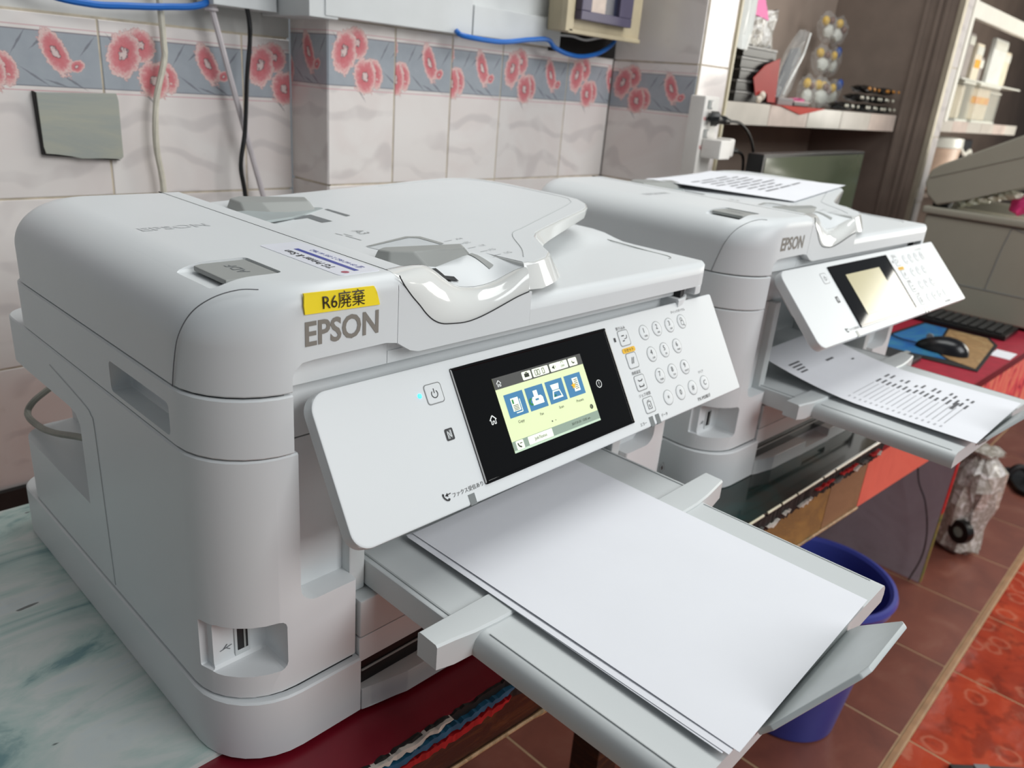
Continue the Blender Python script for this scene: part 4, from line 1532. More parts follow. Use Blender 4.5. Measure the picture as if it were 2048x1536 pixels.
# grey power cord lying in the grip recess of the near printer
bm = B()
tube(bm, [(0.040, 0.455, 0.150), (0.020, 0.449, 0.140), (0.012, 0.442, 0.130), (0.012, 0.407, 0.130), (0.012, 0.359, 0.141), (0.016, 0.300, 0.158), (0.026, 0.246, 0.168)], 0.0033, 8, 6)
link('power_cord', bm, mat('cord_grey', (142, 140, 130), 0.5, 0.15, 40), PR)['label'] = 'grey power cord looped in the side recess'

# ---------------------------------------------------------------- wall fittings
def cable(name, label, cat, pts, r, m, seg=8, sm=7):
    t = thing(name, label, cat)
    bm = B()
    tube(bm, pts, r, seg, sm)
    link('cable', bm, m, t)
    return t


def dy(pts, d):
    """move points a little along y"""
    return [(x, y + d, z) for x, y, z in pts]


pl = thing('wall_plate', 'grey square metal plate with a torn lower edge fixed on the tiles', 'plate')
bm = B()
prism(bm, [(0.1455, 0.431), (0.2420, 0.434), (0.2440, 0.425), (0.2435, 0.352), (0.2400, 0.349), (0.2180, 0.3505), (0.1900, 0.350), (0.1780, 0.354), (0.1600, 0.356), (0.1480, 0.3565), (0.1465, 0.365)], 'y', YL - 0.0125, YL - 0.0095, 0.0006)
link('plate', bm, streak_mat('plate_tarnished', [(146, 148, 140), (172, 172, 158), (158, 162, 156), (176, 178, 172)], 5, 0.35, 0.6, 1, 3.0), pl)
bm = B()
prism(bm, [(0.1440, 0.4320), (0.1470, 0.4300), (0.1480, 0.3555), (0.2390, 0.3480), (0.2400, 0.3470), (0.1460, 0.3545)], 'y', YL - 0.0095, YL)
link('plate_backing', bm, mat('sliver_black', (34, 32, 32), 0.7, 0.3, 80), pl)  # thin dark sliver along the plate's left and lower edges
CREAM = mat('cable_cream', (206, 200, 184), 0.5, 0.12, 60)
cable('wall_cable', 'grubby cream cable hanging down the tiles, leftmost', 'cable', [(0.305, YL - 0.012, 0.60), (0.305, YL - 0.02, 0.566), (0.307, YL - 0.02, 0.505), (0.306, YL - 0.02, 0.480), (0.291, YL - 0.02, 0.428), (0.286, YL - 0.02, 0.369), (0.291, YL - 0.02, 0.314), (0.291, YL - 0.02, 0.20)], 0.0042, CREAM)
cable('wall_cable', 'black cable hanging between the two pale ones', 'cable', [(0.415, YL - 0.03, 0.66), (0.414, YL - 0.045, 0.580), (0.421, YL - 0.045, 0.529), (0.414, YL - 0.045, 0.469), (0.407, YL - 0.045, 0.393), (0.398, YL - 0.045, 0.343), (0.403, YL - 0.045, 0.299), (0.41, YL - 0.045, 0.2)], 0.0033, BLACK)
t = cable('wall_cable', 'pale cable slanting across the tiles from a ribbed grommet', 'cable', [(0.3695, YL - 0.03, 0.565), (0.374, YL - 0.03, 0.548), (0.402, YL - 0.03, 0.440), (0.440, YL - 0.03, 0.299), (0.468, YL - 0.03, 0.20)], 0.0043, mat('cable_pale', (206, 198, 200), 0.45, 0.06, 60))
bm = B()
for k in range(7):
    z = 0.5485 + k * 0.0065
    lathe(bm, [(0.0085, z), (0.0092, z + 0.001), (0.0092, z + 0.0035), (0.0075, z + 0.0045), (0.0075, z + 0.0065)], 0.3725 - k * 0.0008, YL - 0.03, 14, True, True)
link('grommet', bm, mat('cable_pale', (206, 198, 200)), t)
BLUE = mat('cable_blue', (22, 104, 190), 0.35, 0.04, 60)
cable('network_cable', 'blue network cable sagging along the top of the left wall', 'cable', [(0.10, YL - 0.01, 0.575), (0.162, YL - 0.03, 0.545), (0.212, YL - 0.035, 0.5385), (0.254, YL - 0.035, 0.541), (0.306, YL - 0.035, 0.546), (0.358, YL - 0.035, 0.555), (0.40, YL - 0.02, 0.585)], 0.0045, BLUE)
# PVC trunking
TRK = mat('trunking_white', (214, 216, 216), 0.4, 0.05, 12)


def trunk(label, boxes):
    t = thing('cable_trunking', label, 'trunking', group='white trunking lengths')
    for k, b_ in enumerate(boxes):
        bm = B()
        box(bm, *b_, 0.0015)
        link('trunking_length' if k == 0 else 'trunking_cap', bm, TRK, t)
    return t


trunk('short white trunking end at the top of the left wall', [(0.366, 0.462, YL - 0.05, YL, 0.556, 0.70)])
trunk('white trunking wrapping the shaded side of the pillar', [(0.464, 0.512, PY - 0.028, YL - 0.002, 0.5525, 0.69)])
trunk('long white trunking across the pillar above the flower border', [(0.489, 0.771, PY - 0.030, PY - 0.001, 0.556, 0.70), (0.489, 0.513, PY - 0.030, PY - 0.001, 0.7005, 0.76)])
trunk('lower white trunking length ending beside the beige box', [(0.7735, 0.995, PY - 0.030, PY - 0.001, 0.557, 0.603), (0.7735, 0.985, PY - 0.020, PY - 0.001, 0.6035, 0.72)])
bm = B()
box(bm, 0.996, 1.20, PY - 0.004, PY - 0.0008, 0.5515, 0.66)
tag(link('wall_opening_shade', bm, VOID), kind='structure')  # thin dark sheet paints the recess shade; no hole is cut
cable('network_cable', 'blue network cable looping from the trunking to the beige box', 'cable', dy([(0.735, 0.612, 0.560), (0.742, 0.6, 0.5535), (0.823, 0.599, 0.552), (0.897, 0.599, 0.562), (0.943, 0.599, 0.566), (0.965, 0.599, 0.555), (1.001, 0.599, 0.547), (1.046, 0.599, 0.546), (1.098, 0.599, 0.557), (1.138, 0.599, 0.579), (1.15, 0.605, 0.60)], 0), 0.0042, BLUE)
cable('wall_cable', 'thin white wire crossing the dark opening below the beige box', 'cable', [(0.99, PY - 0.02, 0.578), (1.04, PY - 0.02, 0.580), (1.08, PY - 0.02, 0.577), (1.12, PY - 0.02, 0.584), (1.16, PY - 0.02, 0.590)], 0.002, TRK)
# beige distribution box in the corner
db = thing('distribution_box', 'beige wall box with a purple grey window frame in the corner', 'box')
BEI = mat('box_beige', (196, 182, 152), 0.5, 0.08, 20)
bm = B()
box(bm, 0.952, 1.165, 0.560, 0.612, 0.583, 0.74, 0.003)
link('case', bm, BEI, db)
bm = B()
box(bm, 0.944, 1.16, 0.553, 0.560, 0.579, 0.5865, 0.0015)
box(bm, 0.9355, 0.956, 0.553, 0.566, 0.581, 0.74, 0.0015)
link('frame', bm, BEI, db)
PUR = mat('cover_purple_grey', (92, 86, 108), 0.4, 0.05, 20)
bm = B()
for b_ in ((0.963, 1.112, 0.543, 0.559, 0.602, 0.617), (0.963, 0.990, 0.543, 0.559, 0.617, 0.72), (1.072, 1.112, 0.543, 0.559, 0.617, 0.72)):
    box(bm, *b_, 0.0015)
link('cover', bm, PUR, db)
bm = B()
box(bm, 0.990, 1.036, 0.549, 0.559, 0.617, 0.72)
link('window_label', bm, mat('label_cream', (222, 204, 190), 0.6, 0.1, 40), db)
bm = B()
box(bm, 1.036, 1.072, 0.551, 0.559, 0.617, 0.72)
link('window', bm, mat('window_dark_blue', (52, 54, 72), 0.2), db)
# power strip on the post
ps = thing('power_strip', 'white vertical power strip on the tiled post', 'power strip')
PSW = mat('strip_white', (226, 222, 216), 0.4, 0.04, 20)
bm = B()
box(bm, 1.186, 1.240, 0.405, 0.4385, 0.30, 0.496, 0.003)
link('strip_body', bm, PSW, ps)
for z in (0.481, 0.428):
    o = link('switch', box(B(), 1.198, 1.213, 0.4025, 0.406, z - 0.008, z + 0.008, 0.001), GREY, ps)
    link('rocker', box(B(), 1.205, 1.2125, 0.4012, 0.403, z - 0.006, z + 0.006, 0.0006), PSW, o)
for z in (0.455, 0.402):
    for dx in (0.0, 0.022):
        link('socket_hole', box(B(), 1.199 + dx, 1.203 + dx, 0.4043, 0.406, z - 0.003, z + 0.003), BLACK, ps)
bm = B()
for z in (0.455, 0.402):
    text_mesh(bm, 'N', 0.011, frame((1.193, 0.4046, z), (1, 0, 0), (0, 0, 1)))
link('socket_mark', bm, mat('mark_red', (196, 40, 44), 0.5), ps, flat=True)
pg = thing('power_plug', 'black plug in the upper socket with a drooping cord', 'plug')
bm = B()
tube(bm, [(1.207, 0.404, 0.456), (1.207, 0.398, 0.456)], 0.0035, 8, 0)
tube(bm, [(1.207, 0.399, 0.456), (1.211, 0.392, 0.4565), (1.222, 0.384, 0.4555), (1.244, 0.380, 0.4535)], [0.014, 0.0135, 0.008, 0.005], 10, 3)
link('plug_body', bm, BLACK, pg)
bm = B()
tube(bm, [(1.242, 0.380, 0.4535), (1.288, 0.380, 0.451), (1.338, 0.382, 0.430), (1.375, 0.386, 0.398), (1.393, 0.39, 0.365), (1.40, 0.395, 0.30)], 0.0028, 8, 6)
link('cord', bm, BLACK, pg)
ad = thing('plug_adapter', 'white plug adapter with a black lead in the lower socket', 'adapter')
bm = B()
box(bm, 1.196, 1.238, 0.362, 0.4045, 0.384, 0.4195, 0.003)
box(bm, 1.238, 1.258, 0.366, 0.400, 0.388, 0.4225, 0.004)
link('adapter_body', bm, PSW, ad)
bm = B()
tube(bm, [(1.256, 0.374, 0.4005), (1.276, 0.372, 0.3995)], 0.0055, 10, 0)
tube(bm, [(1.274, 0.372, 0.3995), (1.305, 0.374, 0.393), (1.325, 0.378, 0.378), (1.338, 0.382, 0.35), (1.34, 0.385, 0.30)], 0.003, 8, 6)
link('lead', bm, BLACK, ad)


# ---------------------------------------------------------------- shapes for small goods
def blob(bm, c, r, sub=2, noise=0.0, mtx=None):
    v = bmesh.ops.create_icosphere(bm, subdivisions=sub, radius=1.0)['verts']
    for q in v:
        k = 1 + random.uniform(-noise, noise)
        p = Vector((q.co[0] * r[0] * k, q.co[1] * r[1] * k, q.co[2] * r[2] * k))
        q.co = (mtx @ p if mtx else p) + Vector(c)
    return bm


FILM = newmat('clear_film', 0.06)
nt = FILM.node_tree
bs = nt.nodes['Principled BSDF']
nz = nt.nodes.new('ShaderNodeTexNoise')
nz.inputs['Scale'].default_value = 30
bs.inputs['Base Color'].default_value = lin((226, 228, 226))
bs.inputs['Transmission Weight'].default_value = 0.0
rp = nt.nodes.new('ShaderNodeMapRange')
rp.inputs[3].default_value = 0.0
rp.inputs[4].default_value = 0.26
nt.links.new(nz.outputs['Fac'], rp.inputs[0])
nt.links.new(rp.outputs[0], bs.inputs['Alpha'])
FOIL = streak_mat('crinkled_film_silver', [(222, 218, 208), (246, 244, 238), (170, 162, 148), (252, 250, 246), (232, 228, 218)], 22, 0.10, 1, 1, 1, 0.8)
BLKB = mat('black_film', (16, 16, 15), 0.16, 0.2, 60, bump=0.6)
BOXB = mat('black_card_box', (26, 25, 25), 0.35, 0.2, 60)

# left shelf goods ------------------------------------------------------------
SZ = 0.4905
for k, (lab) in enumerate(('lowest black flat box of the pile at the left shelf end', 'second black flat box of the pile from the shelf', 'third black flat box of the pile from the shelf', 'fourth black flat box in the pile beside the red card', 'topmost black flat box of the pile at the left shelf end')):
    t = thing('flat_box', lab, 'box', (1.40 + 0.004 * random.uniform(-1, 1), 0.462, SZ + k * 0.0225), group='black flat boxes piled on the shelf')
    link('box_body', box(B(), 0, 0.15, 0, 0.12, 0, 0.0165, 0.001), BOXB, t)
    link('box_lid', box(B(), -0.001, 0.151, -0.001, 0.121, 0.0165, 0.0218, 0.001), mat('box_lid_grey', (96, 94, 92), 0.3, 0.3, 60), t)
t = thing('grey_case', 'small grey case lying on the shelf right of the black boxes', 'case')
link('case', box(B(), 1.570, 1.648, 0.447, 0.49, SZ, SZ + 0.017, 0.002), mat('case_grey', (122, 112, 112), 0.4), t)
link('case_band', box(B(), 1.575, 1.643, 0.4462, 0.448, SZ + 0.011, SZ + 0.0125), GREYD, t)
t = thing('mobile_phone', 'black phone lying on the shelf beside the grey case', 'phone')
link('phone_body', box(B(), 1.653, 1.735, 0.447, 0.475, SZ, SZ + 0.009, 0.002), BLACK, t)
link('phone_frame', box(B(), 1.652, 1.736, 0.446, 0.476, SZ + 0.009, SZ + 0.012, 0.001), mat('phone_frame_pale', (206, 196, 192), 0.4), t)
t = thing('red_card', 'dark red folded card leaning on the black boxes', 'card')
bm = B()
prism(bm, [(1.447, 0.540), (1.490, 0.568), (1.553, 0.586), (1.566, 0.495), (1.530, 0.495), (1.520, 0.512), (1.490, 0.512), (1.470, 0.505)], 'y', 0.452, 0.454)
link('card', bm, mat('card_red', (166, 30, 26), 0.5, 0.08, 20), t)
t = thing('ornament', 'tiny white ornament in front of the red card', 'ornament')
bm = B()
blob(bm, (1.478, 0.447, SZ + 0.008), (0.009, 0.006, 0.008))
blob(bm, (1.490, 0.447, SZ + 0.016), (0.009, 0.007, 0.010))
link('figure', bm, mat('ornament_cream', (226, 214, 196), 0.4, 0.15, 80), t)
t = thing('pink_folder', 'bright pink folder at the top of the left alcove', 'folder')
bm = B()
prism(bm, [(1.42, 0.664), (1.502, 0.657), (1.49, 0.674), (1.45, 0.72), (1.42, 0.72)], 'y', 0.470, 0.474)
link('folder', bm, mat('folder_pink', (226, 40, 150), 0.4), t)


def crinkle(name, label, cat, pts, m, depth=0.012, y=0.46, group=None, inner=None, n=9):
    """a crinkled film packet: outline grid between left and right edge curves"""
    t = thing(name, label, cat, group=group)
    bm = B()
    rows = []
    for k, (z, xl, xr) in enumerate(pts):
        row = []
        for i in range(n):
            f_ = i / (n - 1)
            row.append((xl + (xr - xl) * f_, y - depth * math.sin(f_ * PI) * random.uniform(0.2, 1.3), z + random.uniform(-0.003, 0.003)))
        row += [(xl + (xr - xl) * (1 - i / (n - 1)), y + 0.004 + depth * 0.5 * math.sin(i / (n - 1) * PI), z) for i in range(n)]
        rows.append(row)
    loft(bm, rows)
    link('film', bm, m, t, ang=10)
    if inner:
        bm = B()
        prism(bm, inner[0], 'y', y - 0.002, y + 0.001)
        link('insert', bm, inner[1], t)
    return t


WF = mat('white_film', (234, 236, 230), 0.3, 0.06, 40)
crinkle('film_bag', 'white plastic bag hanging at the left end of the shelf', 'bag', [(0.592, 1.365, 1.405), (0.62, 1.362, 1.415), (0.66, 1.36, 1.418), (0.70, 1.36, 1.418), (0.74, 1.36, 1.42)], WF, 0.01, 0.458)
crinkle('film_bag', 'crinkled silver packet behind the red card, left one', 'bag', [(0.604, 1.425, 1.49), (0.62, 1.43, 1.50), (0.64, 1.44, 1.49), (0.66, 1.425, 1.50)], FOIL, 0.012, 0.475)
crinkle('film_bag', 'crinkled silver packet behind the red card, right one', 'bag', [(0.592, 1.51, 1.575), (0.61, 1.505, 1.57), (0.635, 1.51, 1.56), (0.665, 1.515, 1.57), (0.68, 1.53, 1.55)], FOIL, 0.012, 0.485)
CARDG = mat('card_slate', (66, 70, 78), 0.5, 0.08, 20)
crinkle('film_bag', 'clear packet with slate grey card standing right of the red card', 'bag', [(0.498, 1.575, 1.64), (0.53, 1.58, 1.675), (0.565, 1.592, 1.69), (0.60, 1.61, 1.70), (0.63, 1.635, 1.70), (0.655, 1.665, 1.705)], FILM, 0.010, 0.470, inner=([(1.588, 0.50), (1.612, 0.50), (1.685, 0.605), (1.672, 0.618), (1.632, 0.612), (1.606, 0.57)], CARDG))
bm = B()
tube(bm, [(1.632, 0.468, 0.515), (1.655, 0.466, 0.555), (1.690, 0.466, 0.600), (1.700, 0.466, 0.625), (1.708, 0.466, 0.652)], 0.0022, 6, 4)
t = thing('film_bag', 'narrow folded clear packet edge beside the slate card', 'bag')
link('film', bm, WF, t)
t = thing('bracelet', 'pink ring shaped bracelet lying on the shelf', 'bracelet')
bm = B()
tube(bm, [(1.70 + 0.034 * math.cos(a * PI / 10), 0.475 + 0.022 * math.sin(a * PI / 10), SZ + 0.028 + 0.004 * math.cos(a * PI / 10)) for a in range(21)], 0.0042, 8, 2)
link('ring', bm, mat('bracelet_pink', (206, 96, 140), 0.35), t)
t.location = (0, 0, -0.016)
# toy packets: a clear pouch around a yellow and a white piece
PACKS = [(1.945, 0.555, 0.533, 'clear packet of white and yellow pieces nearest the slate card'), (2.020, 0.552, 0.533, 'clear packet second from left in the bottom row'), (2.095, 0.575, 0.533, 'clear packet third from left in the bottom row'), (2.172, 0.580, 0.533, 'clear packet with a blue piece above the black packs'),
         (2.100, 0.600, 0.618, 'clear packet in the middle row of the pile, left'), (2.178, 0.600, 0.618, 'clear packet in the middle row of the pile, right'), (2.115, 0.610, 0.703, 'clear packet highest on the pile, left'), (2.192, 0.610, 0.700, 'clear packet highest on the pile, right')]
proto = None
YEL = mat('piece_yellow', (214, 172, 40), 0.4, 0.1, 60)
WHP = mat('piece_white', (206, 206, 196), 0.4, 0.08, 60)
BLP = mat('piece_blue', (50, 80, 150), 0.4, 0.1, 60)
for k, (x, y, z, lab) in enumerate(PACKS):
    if proto is None:
        proto = t = thing('toy_packet', lab, 'packet', (x, y, z), group='clear packets of small pieces on the left shelf')
        bm = B()
        blob(bm, (0, 0, 0), (0.035, 0.020, 0.041), 3, 0.10)
        link('pouch', bm, FILM, t, ang=8)
        bm = B()
        blob(bm, (-0.006, 0, 0.018), (0.012, 0.010, 0.013))
        link('yellow_piece', bm, YEL, t)
        bm = B()
        blob(bm, (0.004, 0, -0.012), (0.020, 0.012, 0.018), 2, 0.1)
        link('white_piece', bm, WHP, t)
        bm = B()
        blob(bm, (0.018, -0.004, 0.012), (0.010, 0.008, 0.010))
        link('small_piece', bm, mat('piece_brown', (110, 70, 50), 0.5), t)
    else:
        t = copy_tree(proto)
        t.location = (x, y, z)
        t['label'] = lab
        t.rotation_euler = (random.uniform(-0.2, 0.2), random.uniform(-0.45, 0.45), random.uniform(-0.5, 0.5))
        for q in t.children:
            if k in (3, 5) and q.name.startswith('small_piece'):
                q.data = q.data.copy()
                q.data.materials[0] = BLP
                q.scale = (1.5, 1.2, 1.6)
# black packs
proto = None
for k, (x, y, z, rz, lab) in enumerate([(1.99, 0.475, 0.5025, 0.05, 'black glossy pack lying flat at the left of its pile'), (2.13, 0.468, 0.5025, -0.05, 'black glossy pack at the front bottom with pale dots'), (2.265, 0.475, 0.5025, 0.04, 'black glossy pack at the lower right of the pile'), (2.08, 0.475, 0.5265, 0.06, 'black glossy pack second layer, left'), (2.215, 0.472, 0.5265, -0.06, 'black glossy pack second layer, right'), (2.13, 0.48, 0.5505, 0.08, 'black glossy pack uppermost with orange dots'), (2.262, 0.475, 0.5505, 0.0, 'black glossy pack leaning over the right end')]):
    if proto is None:
        proto = t = thing('black_pack', lab, 'pack', (x, y, z), (0, 0, rz), group='black packs piled on the left shelf')
        bm = B()
        blob(bm, (0, 0, 0), (0.062, 0.028, 0.0100), 3, 0.14)
        link('pack_film', bm, BLKB, t, ang=8)
        bm = B()
        for q in range(5):
            blob(bm, (-0.04 + 0.024 * q, -0.028 + 0.004 * (q % 2), 0.001), (0.0055, 0.003, 0.0045), 1, 0.2)
        link('dot_row', bm, mat('dot_pale', (226, 224, 206), 0.2, 0.1, 60), t)['kind'] = 'stuff'  # row of small pale dots along the front of the pack
    else:
        t = copy_tree(proto)
        t.location = (x, y, z)
        t.rotation_euler = (0, random.uniform(-0.06, 0.06), rz)
        t['label'] = lab
        if k >= 5:
            for q in t.children:
                if q.name.startswith('dot_row'):
                    q.data = q.data.copy()
                    q.data.materials[0] = mat('dot_orange', (206, 140, 60), 0.3, 0.2, 60)
t = thing('red_paper', 'red paper corner hanging over the tiled shelf edge', 'paper')
bm = B()
prism(bm, [(1.52, 0.4906), (1.57, 0.4895), (1.675, 0.4735), (1.80, 0.4890), (1.81, 0.4906)], 'y', 0.4370, 0.4378)
prism(bm, [(1.52, 0.4372), (1.81, 0.4372), (1.74, 0.50), (1.60, 0.49)], 'z', 0.4902, 0.4908)
link('sheet', bm, mat('paper_red', (200, 60, 46), 0.6), t)

# right alcove goods ----------------------------------------------------------
ACR = newmat('acrylic_clear', 0.05)
ab = ACR.node_tree.nodes['Principled BSDF']
ab.inputs['Base Color'].default_value = lin((226, 226, 214))
ab.inputs['Alpha'].default_value = 0.35
ACW = mat('acrylic_edge_white', (240, 240, 228), 0.2, 0.03, 40)


def display_box(label, x0, x1, y, z0, z1, card, band=None, base=True):
    t = thing('display_box', label, 'display box', group='clear display boxes on the right shelf')
    link('case', box(B(), x0, x1, y - 0.03, y + 0.03, z0 + 0.008, z1 - 0.008, 0.004), ACR, t)
    link('case_base', box(B(), x0 - 0.001, x1 + 0.001, y - 0.031, y + 0.031, z0, z0 + 0.008, 0.002), ACW, t)
    link('case_top', box(B(), x0 - 0.001, x1 + 0.001, y - 0.031, y + 0.031, z1 - 0.008, z1, 0.002), ACW, t)
    link('card', box(B(), x0 + 0.008, x1 - 0.008, y - 0.004, y, z0 + 0.01, z1 - 0.012), card, t)
    if band:
        h = z1 - z0
        link('card_band', box(B(), x0 + 0.012, x1 - 0.012, y - 0.006, y - 0.0045, z0 + 0.5 * h, z0 + 0.68 * h), band, t)
    return t


CRD = mat('card_cream', (226, 214, 190), 0.5, 0.12, 30)
CRG = mat('card_grey', (150, 140, 134), 0.5, 0.12, 30)
ORB = streak_mat('band_orange', [(236, 150, 110), (250, 190, 40), (240, 150, 30), (250, 210, 90)], 20, 0.4)
display_box('narrow clear display box at the left end of the right shelf', 2.715, 2.845, 0.42, 0.4885, 0.612, CRD)
display_box('clear display box with an orange band on its card', 2.865, 3.12, 0.41, 0.4885, 0.612, CRD, ORB)
display_box('grey backed display box right of the orange banded one', 3.20, 3.36, 0.46, 0.4885, 0.60, CRG)
t = thing('glass_shelf', 'clear shelf resting on the display boxes in the right alcove', 'shelf')
link('plate', box(B(), 2.66, 3.42, 0.385, 0.49, 0.6125, 0.618, 0.001), ACW, t)
for lab, x0, x1, y, z1, m, bd in (('tall grey packet standing left on the clear shelf', 2.80, 2.865, 0.44, 0.76, CRG, None), ('pale packet with an orange spot on the clear shelf', 2.875, 2.955, 0.43, 0.735, CRD, ORB), ('grey packet third from the left on the clear shelf', 2.965, 3.03, 0.44, 0.70, CRG, None), ('wide white packet on the clear shelf', 3.035, 3.20, 0.42, 0.765, WF, None), ('cream packet at the right end of the clear shelf', 3.23, 3.36, 0.44, 0.74, CRD, None)):
    t = thing('hanging_packet', lab, 'packet', group='packets on the clear shelf')
    link('packet', box(B(), x0, x1, y - 0.008, y + 0.008, 0.6185, z1, 0.004), m, t)
    link('packet_header', box(B(), x0 + 0.004, x1 - 0.004, y - 0.0095, y - 0.008, z1 - 0.035, z1 - 0.01), ACW, t)
    if bd:
        link('packet_band', box(B(), x0 + 0.008, x1 - 0.012, y - 0.010, y - 0.0085, 0.66, 0.685), bd, t)
t = thing('jar', 'white lidded jar with peach label below the right shelf', 'jar')
bm = B()
lathe(bm, [(0.085, 0.2605), (0.095, 0.27), (0.105, 0.40), (0.104, 0.404)], 2.77, 0.47, 28, True, True)
link('jar_body', bm, mat('jar_peach', (226, 196, 172), 0.35, 0.15, 20), t)
bm = B()
lathe(bm, [(0.108, 0.404), (0.110, 0.41), (0.108, 0.435), (0.09, 0.438)], 2.77, 0.47, 28, True, True)
link('jar_lid', bm, ACW, t)
t = thing('camera', 'black camera with a white strap under the right shelf', 'camera')
link('camera_body', box(B(), 3.02, 3.20, 0.44, 0.50, 0.3665, 0.43, 0.006), BLACK, t)
bm = B()
tube(bm, [(3.04, 0.436, 0.40), (3.09, 0.432, 0.378), (3.15, 0.432, 0.39), (3.18, 0.436, 0.378)], 0.008, 8, 4)
link('strap', bm, ACW, t)
t = thing('lower_ledge', 'dark ledge in the right alcove below the tiled shelf', 'shelf')
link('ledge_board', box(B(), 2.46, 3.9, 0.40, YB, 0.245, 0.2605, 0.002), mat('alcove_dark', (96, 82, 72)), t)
t = thing('dark_box', 'dark box under the camera below the right shelf', 'box')
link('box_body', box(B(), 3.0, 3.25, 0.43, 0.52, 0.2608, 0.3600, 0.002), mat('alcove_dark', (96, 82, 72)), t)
link('box_lid', box(B(), 2.998, 3.252, 0.428, 0.522, 0.3602, 0.3645, 0.001), mat('box_lid_grey', (96, 94, 92)), t)

# ---------------------------------------------------------------- monitor
mo = thing('monitor', 'dark greenish flat monitor standing behind the second printer', 'monitor', (1.305, 0.325, 0), (0, 0, 0.065))
link('bezel', box(B(), 0, 0.64, 0, 0.035, 0.045, 0.398, 0.003), BLACK, mo)
SCN = newmat('screen_green_grey', 0.12)
g = NT(SCN)
ob = g.n('ShaderNodeTexCoord').outputs['Object']
g.put(g.b.inputs['Base Color'], g.ramp(g.noise(ob, 3, 2), [(0.3, lin((78, 88, 70))), (0.7, lin((100, 108, 86)))]))
link('screen', box(B(), 0.010, 0.632, -0.0012, 0.0005, 0.058, 0.391), SCN, mo)
link('stand_neck', box(B(), 0.29, 0.35, 0.03, 0.05, 0.008, 0.2, 0.003), BLACK, mo)
link('stand_foot', box(B(), 0.22, 0.42, -0.02, 0.12, 0.0, 0.009, 0.003), BLACK, mo)

# ---------------------------------------------------------------- copier with raised lid
c3 = thing('copier', 'beige grey copier with raised lid at the right edge', 'copier', (2.12, 0, 0))
CB = mat('copier_beige', (154, 150, 136), 0.5, 0.03, 10)
CB2 = mat('copier_beige_dark', (136, 133, 120), 0.5, 0.03, 10)
bm = B()
box(bm, 0, 0.45, -0.13, 0.235, 0.008, 0.252, 0.006)
body = link('copier_body', bm, CB, c3)
bm = B()
prism(bm, [(0.205, 0.228), (0.060, 0.228), (0.058, 0.150), (0.180, 0.150)], 'x', -0.02, 0.012)
boolean(body, cutter(bm))
link('copier_collar', box(B(), -0.006, 0.45, -0.135, 0.245, 0.2525, 0.272, 0.005), CB, c3)
bm = B()
tube(bm, [(-0.0003, 0.235, 0.085), (-0.0003, 0.06, 0.085), (-0.0003, -0.13, 0.083)], 0.001, 6, 2)
tube(bm, [(-0.0003, 0.045, 0.085), (-0.0003, 0.028, 0.24), (-0.0003, 0.0, 0.243), (-0.0003, -0.13, 0.243)], 0.001, 6, 3)
link('copier_seam', bm, GREYD, c3)
link('copier_foot', box(B(), 0.02, 0.43, -0.11, 0.22, 0.0, 0.01), BLACK, c3)
bm = B()
prism(bm, [(0.214, 0.276), (0.245, 0.300), (0.256, 0.330), (0.250, 0.362), (0.231, 0.379), (-0.13, 0.575), (-0.13, 0.425), (0.03, 0.350), (0.15, 0.300)], 'x', -0.003, 0.45, 0.006)
link('copier_lid', bm, CB, c3)
bm = B()
tube(bm, [(-0.0035, 0.245, 0.345), (-0.0035, 0.05, 0.420), (-0.0035, -0.13, 0.492)], 0.0013, 6, 2)
link('lid_seam', bm, CB2, c3)
link('lid_hinge', box(B(), 0.02, 0.06, 0.19, 0.23, 0.265, 0.30, 0.003), BLACK, c3)
link('platen_rim', box(B(), 0.03, 0.042, -0.10, 0.17, 0.272, 0.2765, 0.001), mat('rim_pale', (196, 190, 168), 0.4), c3)
crb = thing('crumpled_bag', 'crumpled white plastic bag squeezed under the copier lid', 'bag')
bm = B()
for k in range(6):
    blob(bm, (2.175, 0.165 - k * 0.022, 0.288 + k * 0.0075), (0.022, 0.018, 0.010), 2, 0.28)
link('film', bm, mat('bag_white', (236, 236, 216), 0.3, 0.12, 60), crb, ang=10)
t = thing('pink_cloth', 'small bright pink cloth under the raised copier lid', 'cloth')
bm = B()
blob(bm, (2.18, 0.035, 0.300), (0.03, 0.022, 0.024), 2, 0.25)
link('cloth', bm, mat('cloth_pink', (232, 60, 130), 0.6), t)

# ---------------------------------------------------------------- mouse, pad and bits at the right end
pad = thing('mouse_pad', 'mouse pad printed blue and tan with a dark rim', 'mouse pad')
bm = B()
prism(bm, [(1.627, -0.085), (1.90, -0.060), (1.955, -0.030), (1.955, 0.125), (1.65, 0.150), (1.61, 0.10)], 'z', 0.0, 0.0025)
link('pad_base', bm, mat('pad_black', (24, 22, 22), 0.7), pad)
PT = streak_mat('pad_tan_print', [(70, 52, 34), (176, 140, 96), (150, 116, 76), (186, 156, 110), (84, 96, 80)], 16, 0.6)
bm = B()
prism(bm, [(1.640, -0.077), (1.89, -0.053), (1.943, -0.026), (1.943, 0.06), (1.70, 0.02), (1.66, -0.02)], 'z', 0.0026, 0.0031)
link('pad_print', bm, PT, pad)
bm = B()
prism(bm, [(1.652, -0.015), (1.70, 0.026), (1.943, 0.066), (1.943, 0.117), (1.655, 0.14), (1.622, 0.098)], 'z', 0.0026, 0.0031)
link('pad_print', bm, streak_mat('pad_blue_print', [(16, 60, 120), (30, 100, 170), (60, 130, 160), (20, 80, 150)], 8, 0.5), pad)
ms = thing('computer_mouse', 'black computer mouse lying on the printed pad', 'mouse', (1.712, 0.012, 0.0035), (0, 0, 0.12))
bm = B()
v = bmesh.ops.create_uvsphere(bm, u_segments=24, v_segments=14, radius=1.0)['verts']
